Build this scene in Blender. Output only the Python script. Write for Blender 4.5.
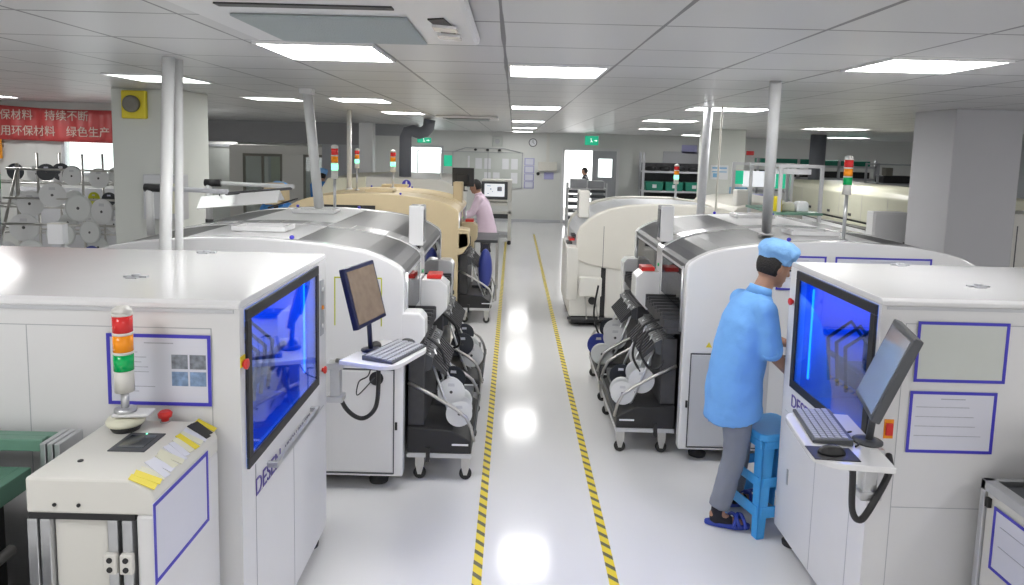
import bpy, bmesh, math, random
from mathutils import Vector, Matrix
random.seed(7)
PI = math.pi
scene = bpy.context.scene
COL = scene.collection
for o in list(bpy.data.objects):
    bpy.data.objects.remove(o)

# ------------------------------------------------------------------ camera
FOC = 700.0                       # focal length in pixels of a 1024 wide frame
PITCH = math.atan(75 / 700.0)
ROLL = 0.025
cam_d = bpy.data.cameras.new('camera')
cam_d.sensor_fit = 'HORIZONTAL'
cam_d.sensor_width = 36.0
cam_d.lens = FOC * 36.0 / 1024.0
cam_d.shift_y = -70.0 / 1024.0
cam_d.clip_start = 0.05
cam = bpy.data.objects.new('camera', cam_d)
COL.objects.link(cam)
cam.matrix_world = Matrix.Translation((0, 0, 2.25)) @ Matrix.Rotation(PI / 2 - PITCH, 4, 'X') @ Matrix.Rotation(ROLL, 4, 'Z')
scene.camera = cam

# ------------------------------------------------------------------ view, world
scene.view_settings.view_transform = 'Standard'
scene.view_settings.look = 'None'
scene.view_settings.gamma = 1.0
scene.view_settings.use_curve_mapping = False
scene.view_settings.exposure = 0.52
world = bpy.data.worlds.new('world')
scene.world = world
world.use_nodes = True
bg = world.node_tree.nodes['Background']
bg.inputs[0].default_value = (1.0, 0.98, 0.95, 1)
bg.inputs[1].default_value = 0.7
PANEL_POWER = 15.0                # emission of the ceiling light diffusers


# ------------------------------------------------------------------ materials
def nmat(name, col, rough=0.5, metal=0.0, var=0.04, scale=6.0, bump=0.0, bscale=40.0, emit=0.0, spec=0.5, coat=0.0, alpha=1.0):
    m = bpy.data.materials.new(name)
    m.use_nodes = True
    nt = m.node_tree
    b = nt.nodes['Principled BSDF']
    b.inputs['Roughness'].default_value = rough
    b.inputs['Metallic'].default_value = metal
    b.inputs['Specular IOR Level'].default_value = spec
    b.inputs['Coat Weight'].default_value = coat
    b.inputs['Coat Roughness'].default_value = 0.08
    if alpha < 1:
        b.inputs['Alpha'].default_value = alpha
    tc = nt.nodes.new('ShaderNodeTexCoord')
    nz = nt.nodes.new('ShaderNodeTexNoise')
    nz.inputs['Scale'].default_value = scale
    nz.inputs['Detail'].default_value = 3
    nt.links.new(tc.outputs['Object'], nz.inputs['Vector'])
    mx = nt.nodes.new('ShaderNodeMix')
    mx.data_type = 'RGBA'
    mx.inputs['A'].default_value = (*[max(0, c * (1 - var)) for c in col], 1)
    mx.inputs['B'].default_value = (*[min(1, c * (1 + var)) for c in col], 1)
    nt.links.new(nz.outputs['Fac'], mx.inputs['Factor'])
    nt.links.new(mx.outputs['Result'], b.inputs['Base Color'])
    if emit > 0:
        b.inputs['Emission Color'].default_value = (*col, 1)
        b.inputs['Emission Strength'].default_value = emit
    if bump > 0:
        n2 = nt.nodes.new('ShaderNodeTexNoise')
        n2.inputs['Scale'].default_value = bscale
        n2.inputs['Detail'].default_value = 4
        nt.links.new(tc.outputs['Object'], n2.inputs['Vector'])
        bp = nt.nodes.new('ShaderNodeBump')
        bp.inputs['Strength'].default_value = bump
        bp.inputs['Distance'].default_value = 0.02
        nt.links.new(n2.outputs['Fac'], bp.inputs['Height'])
        nt.links.new(bp.outputs['Normal'], b.inputs['Normal'])
    return m


def glass(name, tint, refl=0.12, rough=0.03):
    """thin tinted pane: see-through colour with a mirror-like surface"""
    m = bpy.data.materials.new(name)
    m.use_nodes = True
    nt = m.node_tree
    nt.nodes.clear()
    out = nt.nodes.new('ShaderNodeOutputMaterial')
    tr = nt.nodes.new('ShaderNodeBsdfTransparent')
    tr.inputs[0].default_value = (*tint, 1)
    gl = nt.nodes.new('ShaderNodeBsdfGlossy')
    gl.inputs['Roughness'].default_value = rough
    lw = nt.nodes.new('ShaderNodeLayerWeight')
    fr = nt.nodes.new('ShaderNodeMath')
    fr.operation = 'POWER'
    fr.inputs[1].default_value = 6.0
    nt.links.new(lw.outputs['Facing'], fr.inputs[0])
    ad = nt.nodes.new('ShaderNodeMath')
    ad.operation = 'ADD'
    ad.inputs[1].default_value = refl
    ad.use_clamp = True
    mx = nt.nodes.new('ShaderNodeMixShader')
    nt.links.new(fr.outputs[0], ad.inputs[0])
    nt.links.new(ad.outputs[0], mx.inputs[0])
    nt.links.new(tr.outputs[0], mx.inputs[1])
    nt.links.new(gl.outputs[0], mx.inputs[2])
    nt.links.new(mx.outputs[0], out.inputs[0])
    return m


def emis(name, col, s):
    m = bpy.data.materials.new(name)
    m.use_nodes = True
    nt = m.node_tree
    nt.nodes.clear()
    out = nt.nodes.new('ShaderNodeOutputMaterial')
    e = nt.nodes.new('ShaderNodeEmission')
    e.inputs[0].default_value = (*col, 1)
    e.inputs[1].default_value = s
    nt.links.new(e.outputs[0], out.inputs[0])
    return m


def hexc(h):
    r = [int(h[i:i + 2], 16) / 255 for i in (0, 2, 4)]
    return tuple(c / 12.92 if c <= 0.04045 else ((c + 0.055) / 1.055) ** 2.4 for c in r)


M = {}
M['white'] = nmat('white_paint', (0.74, 0.74, 0.75), 0.32, var=0.02, bump=0.02, bscale=120)
M['white_gloss'] = nmat('white_gloss_paint', (0.80, 0.80, 0.81), 0.15, var=0.015, coat=0.4)
M['warm_white'] = nmat('warm_white_paint', (0.72, 0.71, 0.67), 0.35, var=0.02)
M['cream'] = nmat('cream_paint', (0.73, 0.72, 0.58), 0.4, var=0.03)
M['tan'] = nmat('tan_paint', (0.60, 0.49, 0.31), 0.4, var=0.04)
M['beige'] = nmat('beige_paint', (0.69, 0.67, 0.61), 0.4, var=0.03)
M['grey_paint'] = nmat('grey_paint', (0.42, 0.43, 0.46), 0.45, var=0.04)
M['light_grey'] = nmat('light_grey_paint', (0.56, 0.57, 0.60), 0.4, var=0.03)
M['hood'] = nmat('smoked_hood', (0.115, 0.115, 0.12), 0.34, var=0.10, scale=3, coat=0.0, spec=0.28)
M['hood_dark'] = nmat('dark_smoked_hood', (0.065, 0.065, 0.075), 0.32, var=0.12, scale=3, coat=0.05, spec=0.3)
M['black'] = nmat('black_plastic', (0.02, 0.02, 0.022), 0.45, var=0.2)
M['dark'] = nmat('dark_grey_metal', (0.06, 0.06, 0.065), 0.5, var=0.3, scale=14)
M['charcoal'] = nmat('charcoal_sheet', (0.075, 0.08, 0.09), 0.4, var=0.2)
M['rubber'] = nmat('rubber', (0.03, 0.03, 0.03), 0.8, var=0.2)
M['alu'] = nmat('aluminium', (0.62, 0.63, 0.65), 0.28, metal=0.85, var=0.05, scale=30)
M['steel'] = nmat('brushed_steel', (0.55, 0.54, 0.52), 0.3, metal=0.9, var=0.08, scale=25)
M['floor'] = nmat('epoxy_floor', (0.74, 0.74, 0.745), 0.13, var=0.025, scale=1.2, spec=0.55)
M['wall'] = nmat('wall_paint', (0.72, 0.73, 0.71), 0.6, var=0.03, scale=1.5)
M['wall_grey'] = nmat('grey_wall_paint', (0.56, 0.57, 0.60), 0.6, var=0.03, scale=1.5)
M['column'] = nmat('column_paint', (0.66, 0.68, 0.65), 0.6, var=0.03, scale=1.5)
M['column_grey'] = nmat('column_grey_paint', (0.55, 0.55, 0.58), 0.6, var=0.03, scale=1.5)
M['diffuser'] = emis('light_diffuser', (1.0, 0.99, 0.97), PANEL_POWER)
M['daylight'] = emis('daylight_outside', (1.0, 1.0, 0.98), 2.2)
M['red'] = nmat('red_plastic', (0.70, 0.035, 0.03), 0.3)
M['amber'] = nmat('amber_plastic', (0.90, 0.33, 0.02), 0.3)
M['green'] = nmat('green_plastic', (0.0, 0.42, 0.12), 0.3)
M['red_lens'] = nmat('red_lens', (0.66, 0.03, 0.03), 0.2, emit=0.08)
M['amber_lens'] = nmat('amber_lens', (0.85, 0.28, 0.01), 0.2, emit=0.1)
M['green_lens'] = nmat('green_lens', (0.0, 0.40, 0.10), 0.2, emit=0.08)
M['green_lit'] = nmat('green_lens_lit', (0.25, 1.0, 0.6), 0.2, emit=1.3)
M['yellow'] = nmat('yellow_plastic', (0.80, 0.66, 0.03), 0.45)
M['blue_mark'] = nmat('blue_tape', (0.06, 0.05, 0.52), 0.45)
M['paper'] = nmat('paper', (0.70, 0.71, 0.80), 0.5, var=0.03)
M['paper_white'] = nmat('white_paper', (0.82, 0.83, 0.86), 0.6, var=0.03)
M['paper_text'] = nmat('printed_text', (0.42, 0.43, 0.50), 0.6, var=0.3, scale=90)
M['photo'] = nmat('printed_photo', (0.22, 0.24, 0.28), 0.5, var=0.9, scale=45)
M['photo_blue'] = nmat('printed_blue_photo', (0.22, 0.32, 0.50), 0.5, var=0.8, scale=45)
M['smock'] = nmat('blue_smock_cloth', (0.17, 0.42, 0.86), 0.8, var=0.06, bump=0.5, bscale=9)
M['cap'] = nmat('blue_cap_cloth', (0.24, 0.49, 0.88), 0.85, var=0.08, bump=0.6, bscale=22)
M['smock_pink'] = nmat('pink_smock_cloth', (0.72, 0.58, 0.70), 0.85, var=0.05, bump=0.4, bscale=9)
M['smock_deep'] = nmat('deep_blue_smock_cloth', (0.06, 0.24, 0.62), 0.85, var=0.06)
M['trousers'] = nmat('grey_trouser_cloth', (0.23, 0.25, 0.30), 0.9, var=0.12, bump=0.5, bscale=12)
M['trousers_dark'] = nmat('dark_trouser_cloth', (0.03, 0.03, 0.05), 0.9)
M['skin'] = nmat('skin', (0.40, 0.22, 0.15), 0.5, var=0.06)
M['hair'] = nmat('black_hair', (0.012, 0.01, 0.01), 0.6, bump=0.5, bscale=120)
M['slipper'] = nmat('blue_slipper', (0.03, 0.06, 0.38), 0.5)
M['sock'] = nmat('black_sock', (0.02, 0.02, 0.03), 0.9)
M['stool'] = nmat('blue_stool_plastic', (0.07, 0.40, 0.86), 0.32, var=0.03)
M['pvc'] = nmat('white_pipe', (0.72, 0.73, 0.73), 0.35)
M['duct'] = nmat('grey_duct', (0.16, 0.17, 0.20), 0.6, bump=0.4, bscale=30)
M['bin'] = nmat('green_bin_plastic', (0.02, 0.22, 0.15), 0.45)
M['banner'] = nmat('red_banner_cloth', (0.52, 0.07, 0.07), 0.35, var=0.2, scale=2.0, bump=0.3, bscale=5)
M['banner_text'] = nmat('banner_lettering', (0.62, 0.55, 0.48), 0.6)
M['whiteboard'] = nmat('whiteboard_face', (0.60, 0.63, 0.60), 0.3, var=0.05)
M['reel_white'] = nmat('reel_white_plastic', (0.72, 0.73, 0.74), 0.35, var=0.03)
M['reel_clear'] = nmat('reel_milky_plastic', (0.68, 0.70, 0.70), 0.25, var=0.06)
M['reel_tape'] = nmat('wound_tape', (0.38, 0.38, 0.40), 0.5, var=0.3, scale=60)
M['reel_dark'] = nmat('reel_dark_plastic', (0.03, 0.035, 0.045), 0.35)
M['reel_blue'] = nmat('reel_blue_plastic', (0.04, 0.06, 0.30), 0.35)
M['reel_lime'] = nmat('reel_lime_plastic', (0.50, 0.52, 0.02), 0.35)
M['green_metal'] = nmat('green_tray', (0.13, 0.27, 0.20), 0.35, var=0.15)
M['lcd'] = nmat('screen_dark', (0.03, 0.04, 0.06), 0.08, coat=0.5)
M['lcd_reflection'] = nmat('screen_grey_reflection', (0.30, 0.31, 0.36), 0.10, coat=0.6)  # blank grey reflection put into the screen's base colour
M['lcd_white'] = nmat('screen_white_interface', (0.75, 0.78, 0.82), 0.3, emit=0.5)
M['lcd_brown'] = nmat('screen_brown_interface', (0.17, 0.13, 0.10), 0.25, var=0.35, scale=18, emit=0.25)
M['blue_glass'] = glass('blue_window_glass', (0.28, 0.58, 1.0), 0.2)
M['blue_inner'] = nmat('printer_chamber_paint', (0.22, 0.34, 0.62), 0.4, var=0.15, scale=5)
M['blue_lamp'] = emis('blue_chamber_lamp', (0.03, 0.30, 1.0), 6.0)
M['clear'] = glass('clear_glass', (0.86, 0.9, 0.9), 0.06)
M['smoke_glass'] = glass('smoke_glass', (0.32, 0.33, 0.36), 0.08)
M['exit_green'] = nmat('exit_sign_green', (0.02, 0.50, 0.28), 0.4, emit=0.4)
M['exit_mark'] = nmat('exit_sign_mark', (0.8, 0.95, 0.85), 0.4, emit=0.7)
M['brown_frame'] = nmat('bronze_frame', (0.20, 0.19, 0.16), 0.4)
M['soffit'] = nmat('soffit_paint', (0.30, 0.30, 0.31), 0.7)
M['label_cyan'] = nmat('cyan_print', (0.20, 0.45, 0.70), 0.5)
M['text_purple'] = nmat('purple_lettering', (0.12, 0.09, 0.36), 0.5)
M['text_grey'] = nmat('grey_lettering', (0.28, 0.28, 0.33), 0.5)
M['screen_rim'] = nmat('dark_blue_rim', (0.012, 0.016, 0.06), 0.3)
M['lilac'] = nmat('lilac_folder', (0.40, 0.40, 0.66), 0.5)
M['vent_panel'] = nmat('vent_grille_grey', (0.36, 0.41, 0.42), 0.5, bump=0.5, bscale=200)


def ceiling_mat():
    m = nmat('ceiling_tiles', (0.60, 0.60, 0.605), 0.33, var=0.04, scale=0.8)
    nt = m.node_tree
    b = nt.nodes['Principled BSDF']
    L = nt.links
    base = b.inputs['Base Color'].links[0].from_socket
    geo = nt.nodes.new('ShaderNodeNewGeometry')
    sep = nt.nodes.new('ShaderNodeSeparateXYZ')
    L.new(geo.outputs['Position'], sep.inputs[0])
    nz = nt.nodes.new('ShaderNodeTexNoise')
    nz.inputs['Scale'].default_value = 1.1
    L.new(geo.outputs['Position'], nz.inputs['Vector'])
    thr = nt.nodes.new('ShaderNodeMapRange')          # how open each seam is
    thr.inputs['From Min'].default_value = 0.35
    thr.inputs['From Max'].default_value = 0.70
    thr.inputs['To Min'].default_value = 0.005
    thr.inputs['To Max'].default_value = 0.012
    L.new(nz.outputs['Fac'], thr.inputs['Value'])

    def line(sock, off, pitch):
        a = nt.nodes.new('ShaderNodeMath'); a.operation = 'SUBTRACT'; a.inputs[1].default_value = off
        L.new(sock, a.inputs[0])
        p = nt.nodes.new('ShaderNodeMath'); p.operation = 'PINGPONG'; p.inputs[1].default_value = pitch / 2
        L.new(a.outputs[0], p.inputs[0])
        c = nt.nodes.new('ShaderNodeMath'); c.operation = 'LESS_THAN'
        L.new(p.outputs[0], c.inputs[0]); L.new(thr.outputs[0], c.inputs[1])
        return c.outputs[0]
    lx = line(sep.outputs[0], -0.055, 0.60)
    ly = line(sep.outputs[1], 2.65, 0.628)
    mxm = nt.nodes.new('ShaderNodeMath'); mxm.operation = 'MAXIMUM'
    L.new(lx, mxm.inputs[0]); L.new(ly, mxm.inputs[1])
    mx = nt.nodes.new('ShaderNodeMix'); mx.data_type = 'RGBA'
    L.new(mxm.outputs[0], mx.inputs['Factor'])
    L.new(base, mx.inputs['A'])
    mx.inputs['B'].default_value = (0.13, 0.13, 0.14, 1)
    L.new(mx.outputs['Result'], b.inputs['Base Color'])
    return m


def hazard_mat():
    m = nmat('hazard_tape', (0.80, 0.63, 0.04), 0.4, var=0.05)
    nt = m.node_tree; L = nt.links
    b = nt.nodes['Principled BSDF']
    base = b.inputs['Base Color'].links[0].from_socket
    geo = nt.nodes.new('ShaderNodeNewGeometry')
    sep = nt.nodes.new('ShaderNodeSeparateXYZ')
    L.new(geo.outputs['Position'], sep.inputs[0])
    ad = nt.nodes.new('ShaderNodeMath'); ad.operation = 'ADD'
    L.new(sep.outputs[0], ad.inputs[0]); L.new(sep.outputs[1], ad.inputs[1])
    wr = nt.nodes.new('ShaderNodeMath'); wr.operation = 'PINGPONG'; wr.inputs[1].default_value = 0.052
    L.new(ad.outputs[0], wr.inputs[0])
    lt = nt.nodes.new('ShaderNodeMath'); lt.operation = 'LESS_THAN'; lt.inputs[1].default_value = 0.019
    L.new(wr.outputs[0], lt.inputs[0])
    mx = nt.nodes.new('ShaderNodeMix'); mx.data_type = 'RGBA'
    L.new(lt.outputs[0], mx.inputs['Factor']); L.new(base, mx.inputs['A'])
    mx.inputs['B'].default_value = (0.13, 0.12, 0.07, 1)
    L.new(mx.outputs['Result'], b.inputs['Base Color'])
    return m


M['ceiling'] = ceiling_mat()
M['hazard'] = hazard_mat()


# ------------------------------------------------------------------ mesh builder
class MB:
    """collects shapes and links them as one mesh object"""

    def __init__(self):
        self.bm = bmesh.new()

    def box(self, x0, x1, y0, y1, z0, z1):
        xs, ys, zs = sorted((x0, x1)), sorted((y0, y1)), sorted((z0, z1))
        v = [self.bm.verts.new((x, y, z)) for z in zs for y in ys for x in xs]
        for f in ((0, 2, 3, 1), (4, 5, 7, 6), (0, 1, 5, 4), (2, 6, 7, 3), (0, 4, 6, 2), (1, 3, 7, 5)):
            self.bm.faces.new([v[i] for i in f])
        return self

    def obox(self, c, size, mat3):
        """box at c, size, oriented by a rotation matrix"""
        v = []
        for z in (-.5, .5):
            for y in (-.5, .5):
                for x in (-.5, .5):
                    v.append(self.bm.verts.new(Vector(c) + mat3 @ Vector((x * size[0], y * size[1], z * size[2]))))
        for f in ((0, 2, 3, 1), (4, 5, 7, 6), (0, 1, 5, 4), (2, 6, 7, 3), (0, 4, 6, 2), (1, 3, 7, 5)):
            self.bm.faces.new([v[i] for i in f])
        return self

    def prism(self, prof, axis, a, b):
        """closed outline [(p, q)...] pushed along an axis: 'y' -> (x, z), 'x' -> (y, z), 'z' -> (x, y)"""
        def pt(p, q, t):
            return {'y': (p, t, q), 'x': (t, p, q), 'z': (p, q, t)}[axis]
        va = [self.bm.verts.new(pt(p, q, a)) for p, q in prof]
        vb = [self.bm.verts.new(pt(p, q, b)) for p, q in prof]
        n = len(prof)
        self.bm.faces.new(va); self.bm.faces.new(vb[::-1])
        for i in range(n):
            self.bm.faces.new((va[i], va[(i + 1) % n], vb[(i + 1) % n], vb[i]))
        return self

    def shell(self, prof, y0, y1, t):
        """open outline [(x, z)...] pushed along y with thickness t below it"""
        low = []
        for i, (x, z) in enumerate(prof):
            a = prof[max(0, i - 1)]; b = prof[min(len(prof) - 1, i + 1)]
            d = Vector((b[0] - a[0], b[1] - a[1])).normalized()
            nrm = Vector((d.y, -d.x))
            if nrm.y > 0:
                nrm = -nrm
            if abs(nrm.y) < 1e-6:
                nrm = Vector((-nrm.x if nrm.x * x < 0 else nrm.x, 0))
            low.append((x + nrm.x * t, z + nrm.y * t))
        for i in range(len(prof) - 1):
            self.prism([prof[i], prof[i + 1], low[i + 1], low[i]], 'y', y0, y1)
        return self

    def tube(self, pts, r, seg=10, closed_caps=True):
        pts = [Vector(p) for p in pts]
        rr = r if isinstance(r, (list, tuple)) else [r] * len(pts)
        rings = []
        prev = None
        for i, p in enumerate(pts):
            d = (pts[min(i + 1, len(pts) - 1)] - pts[max(i - 1, 0)])
            d = d.normalized() if d.length > 1e-9 else Vector((0, 0, 1))
            if prev is None:
                a = Vector((0, 0, 1)) if abs(d.z) < 0.9 else Vector((1, 0, 0))
                u = d.cross(a).normalized()
            else:
                u = (prev - d * prev.dot(d)).normalized()
            prev = u
            w = d.cross(u)
            rings.append([self.bm.verts.new(p + (u * math.cos(2 * PI * k / seg) + w * math.sin(2 * PI * k / seg)) * rr[i]) for k in range(seg)])
        for a, b in zip(rings, rings[1:]):
            for k in range(seg):
                f = self.bm.faces.new((a[k], a[(k + 1) % seg], b[(k + 1) % seg], b[k]))
                f.smooth = True
        if closed_caps:
            self.bm.faces.new(rings[0][::-1]); self.bm.faces.new(rings[-1])
        return self

    def lathe(self, c, prof, axis='z', seg=24):
        """profile [(radius, height)...] turned about an axis through c"""
        c = Vector(c)
        rings = []
        for r, h in prof:
            ring = []
            for k in range(seg):
                a = 2 * PI * k / seg
                x, y = r * math.cos(a), r * math.sin(a)
                p = {'z': (x, y, h), 'y': (x, h, y), 'x': (h, x, y)}[axis]
                ring.append(self.bm.verts.new(c + Vector(p)))
            rings.append(ring)
        for a, b in zip(rings, rings[1:]):
            for k in range(seg):
                f = self.bm.faces.new((a[k], a[(k + 1) % seg], b[(k + 1) % seg], b[k]))
                f.smooth = True
        self.bm.faces.new(rings[0]); self.bm.faces.new(rings[-1])
        return self

    def ball(self, c, r, rot=None, seg=14, rings=9):
        """ellipsoid; r is one radius or three"""
        r = (r, r, r) if not isinstance(r, (tuple, list)) else r
        c = Vector(c)
        rot = rot or Matrix.Identity(3)
        top = self.bm.verts.new(c + rot @ Vector((0, 0, r[2])))
        bot = self.bm.verts.new(c + rot @ Vector((0, 0, -r[2])))
        rs = []
        for j in range(1, rings):
            t = PI * j / rings
            rs.append([self.bm.verts.new(c + rot @ Vector((r[0] * math.sin(t) * math.cos(2 * PI * k / seg), r[1] * math.sin(t) * math.sin(2 * PI * k / seg), r[2] * math.cos(t)))) for k in range(seg)])
        for k in range(seg):
            f = self.bm.faces.new((top, rs[0][k], rs[0][(k + 1) % seg])); f.smooth = True
            f = self.bm.faces.new((bot, rs[-1][(k + 1) % seg], rs[-1][k])); f.smooth = True
        for a, b in zip(rs, rs[1:]):
            for k in range(seg):
                f = self.bm.faces.new((a[k], b[k], b[(k + 1) % seg], a[(k + 1) % seg])); f.smooth = True
        return self

    def loft(self, rings, seg=20):
        """rings: (centre, half-axis a, half-axis b) as vectors"""
        rs = []
        for c, a, b in rings:
            c, a, b = Vector(c), Vector(a), Vector(b)
            rs.append([self.bm.verts.new(c + a * math.cos(2 * PI * k / seg) + b * math.sin(2 * PI * k / seg)) for k in range(seg)])
        for a, b in zip(rs, rs[1:]):
            for k in range(seg):
                f = self.bm.faces.new((a[k], a[(k + 1) % seg], b[(k + 1) % seg], b[k])); f.smooth = True
        self.bm.faces.new(rs[0][::-1]); self.bm.faces.new(rs[-1])
        return self

    def limb(self, pts, rad, seg=12):
        """rounded, tapering limb"""
        for p, r in zip(pts, rad):
            self.ball(p, r, seg=seg, rings=8)
        return self.tube(pts, list(rad), seg)

    def build(self, name, mat, parent=None, bevel=0.0, label=None, remesh=0.0, smooth=0, loc=None, wrinkle=0.0):
        bmesh.ops.recalc_face_normals(self.bm, faces=self.bm.faces)
        me = bpy.data.meshes.new(name)
        self.bm.to_mesh(me); self.bm.free()
        me.materials.append(mat)
        o = bpy.data.objects.new(name, me)
        COL.objects.link(o)
        if parent:
            o.parent = parent
        if loc:
            o.location = loc
        if label:
            o['label'] = label
        if remesh:
            md = o.modifiers.new('remesh', 'REMESH'); md.mode = 'VOXEL'; md.voxel_size = remesh; md.use_smooth_shade = True
            if smooth:
                s = o.modifiers.new('smooth', 'SMOOTH'); s.factor = 0.6; s.iterations = smooth
            if wrinkle:
                tx = bpy.data.textures.new(name + '_folds', 'CLOUDS'); tx.noise_scale = 0.09; tx.noise_depth = 1
                dm = o.modifiers.new('folds', 'DISPLACE'); dm.texture = tx; dm.strength = wrinkle; dm.mid_level = 0.5
        elif bevel:
            md = o.modifiers.new('bevel', 'BEVEL'); md.width = bevel; md.segments = 2; md.limit_method = 'ANGLE'; md.angle_limit = 0.6
            md.harden_normals = False
        return o


def tag(o, label, cat, group=None, kind=None):
    o['label'] = label
    o['category'] = cat
    if group:
        o['group'] = group
    if kind:
        o['kind'] = kind
    return o


def thing(name, label, cat, loc=(0, 0, 0), rotz=0, group=None):
    o = bpy.data.objects.new(name, None)
    o.empty_display_size = 0.1
    COL.objects.link(o)
    o.location = loc
    o.rotation_euler = (0, 0, rotz)
    return tag(o, label, cat, group)


def struct(mb, name, mat, label=None, bevel=0.0, parent=None):
    o = mb.build(name, mat, parent, bevel=bevel)
    if not parent:
        o['kind'] = 'structure'
        if label:
            o['label'] = label
    return o


def copy_tree(o, loc, rotz=0.0, label=None, scale=None):
    c = o.copy(); COL.objects.link(c)
    c.location = loc; c.rotation_euler = (0, 0, rotz)
    if scale:
        c.scale = scale
    if label:
        c['label'] = label
    for ch in list(o.children):
        d = ch.copy(); COL.objects.link(d); d.parent = c
        for g in list(ch.children):
            e = g.copy(); COL.objects.link(e); e.parent = d
    return c


def text_mesh(name, txt, size, mat, loc, rot, parent=None, squash=1.0, extrude=0.001):
    cu = bpy.data.curves.new(name + '_curve', 'FONT')
    cu.body = txt; cu.size = size; cu.extrude = extrude; cu.align_x = 'LEFT'
    tmp = bpy.data.objects.new(name + '_tmp', cu)
    COL.objects.link(tmp)
    dg = bpy.context.evaluated_depsgraph_get(); dg.update()
    me = bpy.data.meshes.new_from_object(tmp.evaluated_get(dg))
    me.name = name
    bpy.data.objects.remove(tmp)
    me.materials.clear(); me.materials.append(mat)
    o = bpy.data.objects.new(name, me)
    COL.objects.link(o)
    o.location = loc; o.rotation_euler = rot; o.scale = (squash, 1, 1)
    if parent:
        o.parent = parent
    return o


# ------------------------------------------------------------------ the room
CEIL = 2.71
struct(MB().box(-12, 13, -3.0, 24, -0.1, 0), 'floor', M['floor'])
struct(MB().box(-12, 13, -3.0, 24, CEIL, CEIL + 0.1), 'ceiling', M['ceiling'])
# back wall with the doorway and the small side window cut out of it
BY = 21.2
wb = MB()
for x0, x1, z0, z1 in ((-12, -3.16, 0, CEIL), (-3.16, -2.12, 0, 1.2), (-3.16, -2.12, 2.25, CEIL), (-2.12, 1.50, 0, CEIL), (1.50, 3.15, 2.25, CEIL), (3.15, 13, 0, CEIL)):
    wb.box(x0, x1, BY, BY + 0.15, z0, z1)
struct(wb, 'wall_back', M['wall'])
struct(MB().box(-12, 13, BY - 0.02, BY, 0, 0.09), 'baseboard_back', M['light_grey'])
wl = MB()
for x0, x1, z0, z1 in ((-12, -6.16, 0, CEIL), (-6.16, -5.30, 0, 1.72), (-6.16, -5.30, 2.30, CEIL), (-5.30, -5.05, 0, CEIL)):
    wl.box(x0, x1, 9.6, 9.75, z0, z1)
struct(wl, 'wall_left', M['wall'])
struct(MB().box(12.0, 12.15, -3, BY, 0, CEIL), 'wall_right', M['wall_grey'])
struct(MB().box(-12.15, -12.0, -3, BY, 0, CEIL), 'wall_far_left', M['wall'])
# window in the left wall, blown out by daylight, with a wind-blown sheet of film
w1 = struct(MB().box(-6.16, -6.12, 9.57, 9.62, 1.72, 2.30).box(-5.35, -5.30, 9.57, 9.62, 1.72, 2.30).box(-6.12, -5.35, 9.57, 9.62, 1.72, 1.76).box(-6.12, -5.35, 9.57, 9.62, 2.26, 2.30), 'window_1', M['light_grey'])
MB().box(-6.12, -5.35, 9.60, 9.605, 1.76, 2.26).build('window_pane', M['clear'], w1)
MB().box(-6.9, -4.8, 9.9, 9.92, 1.3, 2.6).build('daylight', M['daylight'], w1)
w2 = struct(MB().box(-3.16, -3.10, BY - 0.03, BY + 0.05, 1.2, 2.25).box(-2.18, -2.12, BY - 0.03, BY + 0.05, 1.2, 2.25).box(-3.1, -2.18, BY - 0.03, BY + 0.05, 1.2, 1.26).box(-3.1, -2.18, BY - 0.03, BY + 0.05, 2.19, 2.25), 'window_2', M['light_grey'])
MB().box(-3.1, -2.18, BY, BY + 0.01, 1.26, 2.19).build('window_pane', M['clear'], w2)
MB().box(-3.6, -1.6, BY + 0.5, BY + 0.52, 0.8, 2.6).build('daylight', M['daylight'], w2)
# double door at the end of the aisle, left leaf standing open
d1 = struct(MB().box(1.46, 1.54, BY - 0.05, BY + 0.12, 0, 2.25).box(3.10, 3.19, BY - 0.05, BY + 0.12, 0, 2.25).box(1.46, 3.19, BY - 0.05, BY + 0.12, 2.21, 2.29), 'door_1', M['white'])
leaf = MB().box(2.38, 2.56, BY - 0.02, BY + 0.03, 0, 2.21).box(2.98, 3.10, BY - 0.02, BY + 0.03, 0, 2.21).box(2.56, 2.98, BY - 0.02, BY + 0.03, 0, 1.42).box(2.56, 2.98, BY - 0.02, BY + 0.03, 1.98, 2.21)
leaf.build('door_leaf', M['grey_paint'], d1, bevel=0.004)
MB().box(2.56, 2.98, BY, BY + 0.008, 1.42, 1.98).build('door_glass', M['clear'], d1)
MB().tube([(2.44, BY - 0.07, 0.95), (2.44, BY - 0.07, 1.15)], 0.012, 8).build('door_handle', M['steel'], d1)
MB().box(0.7, 4.4, BY + 2.2, BY + 2.22, 0.3, 2.65).build('daylight', M['daylight'], d1)

# soffit over the left rear area, partition beyond it
struct(MB().box(-9.0, -3.4, 16.0, 16.4, 2.22, CEIL), 'trim_1', M['soffit'])
struct(MB().box(-3.4, -2.2, 16.2, 16.4, 2.45, CEIL).box(-4.5, -3.4, 16.5, 16.6, 0, CEIL), 'trim_2', M['grey_paint'])

# columns
struct(MB().box(-3.78, -3.13, 6.62, 7.22, 0, CEIL), 'trim_3', M['column'], bevel=0.01)
struct(MB().box(4.10, 4.74, 6.58, 7.26, 0, CEIL), 'trim_4', M['column_grey'], bevel=0.01)
struct(MB().box(3.86, 4.60, 14.0, 14.7, 0, CEIL), 'trim_5', M['column'], bevel=0.01)
struct(MB().box(-3.35, -3.05, 15.2, 15.5, 0, CEIL), 'trim_6', M['white'], bevel=0.01)

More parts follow.
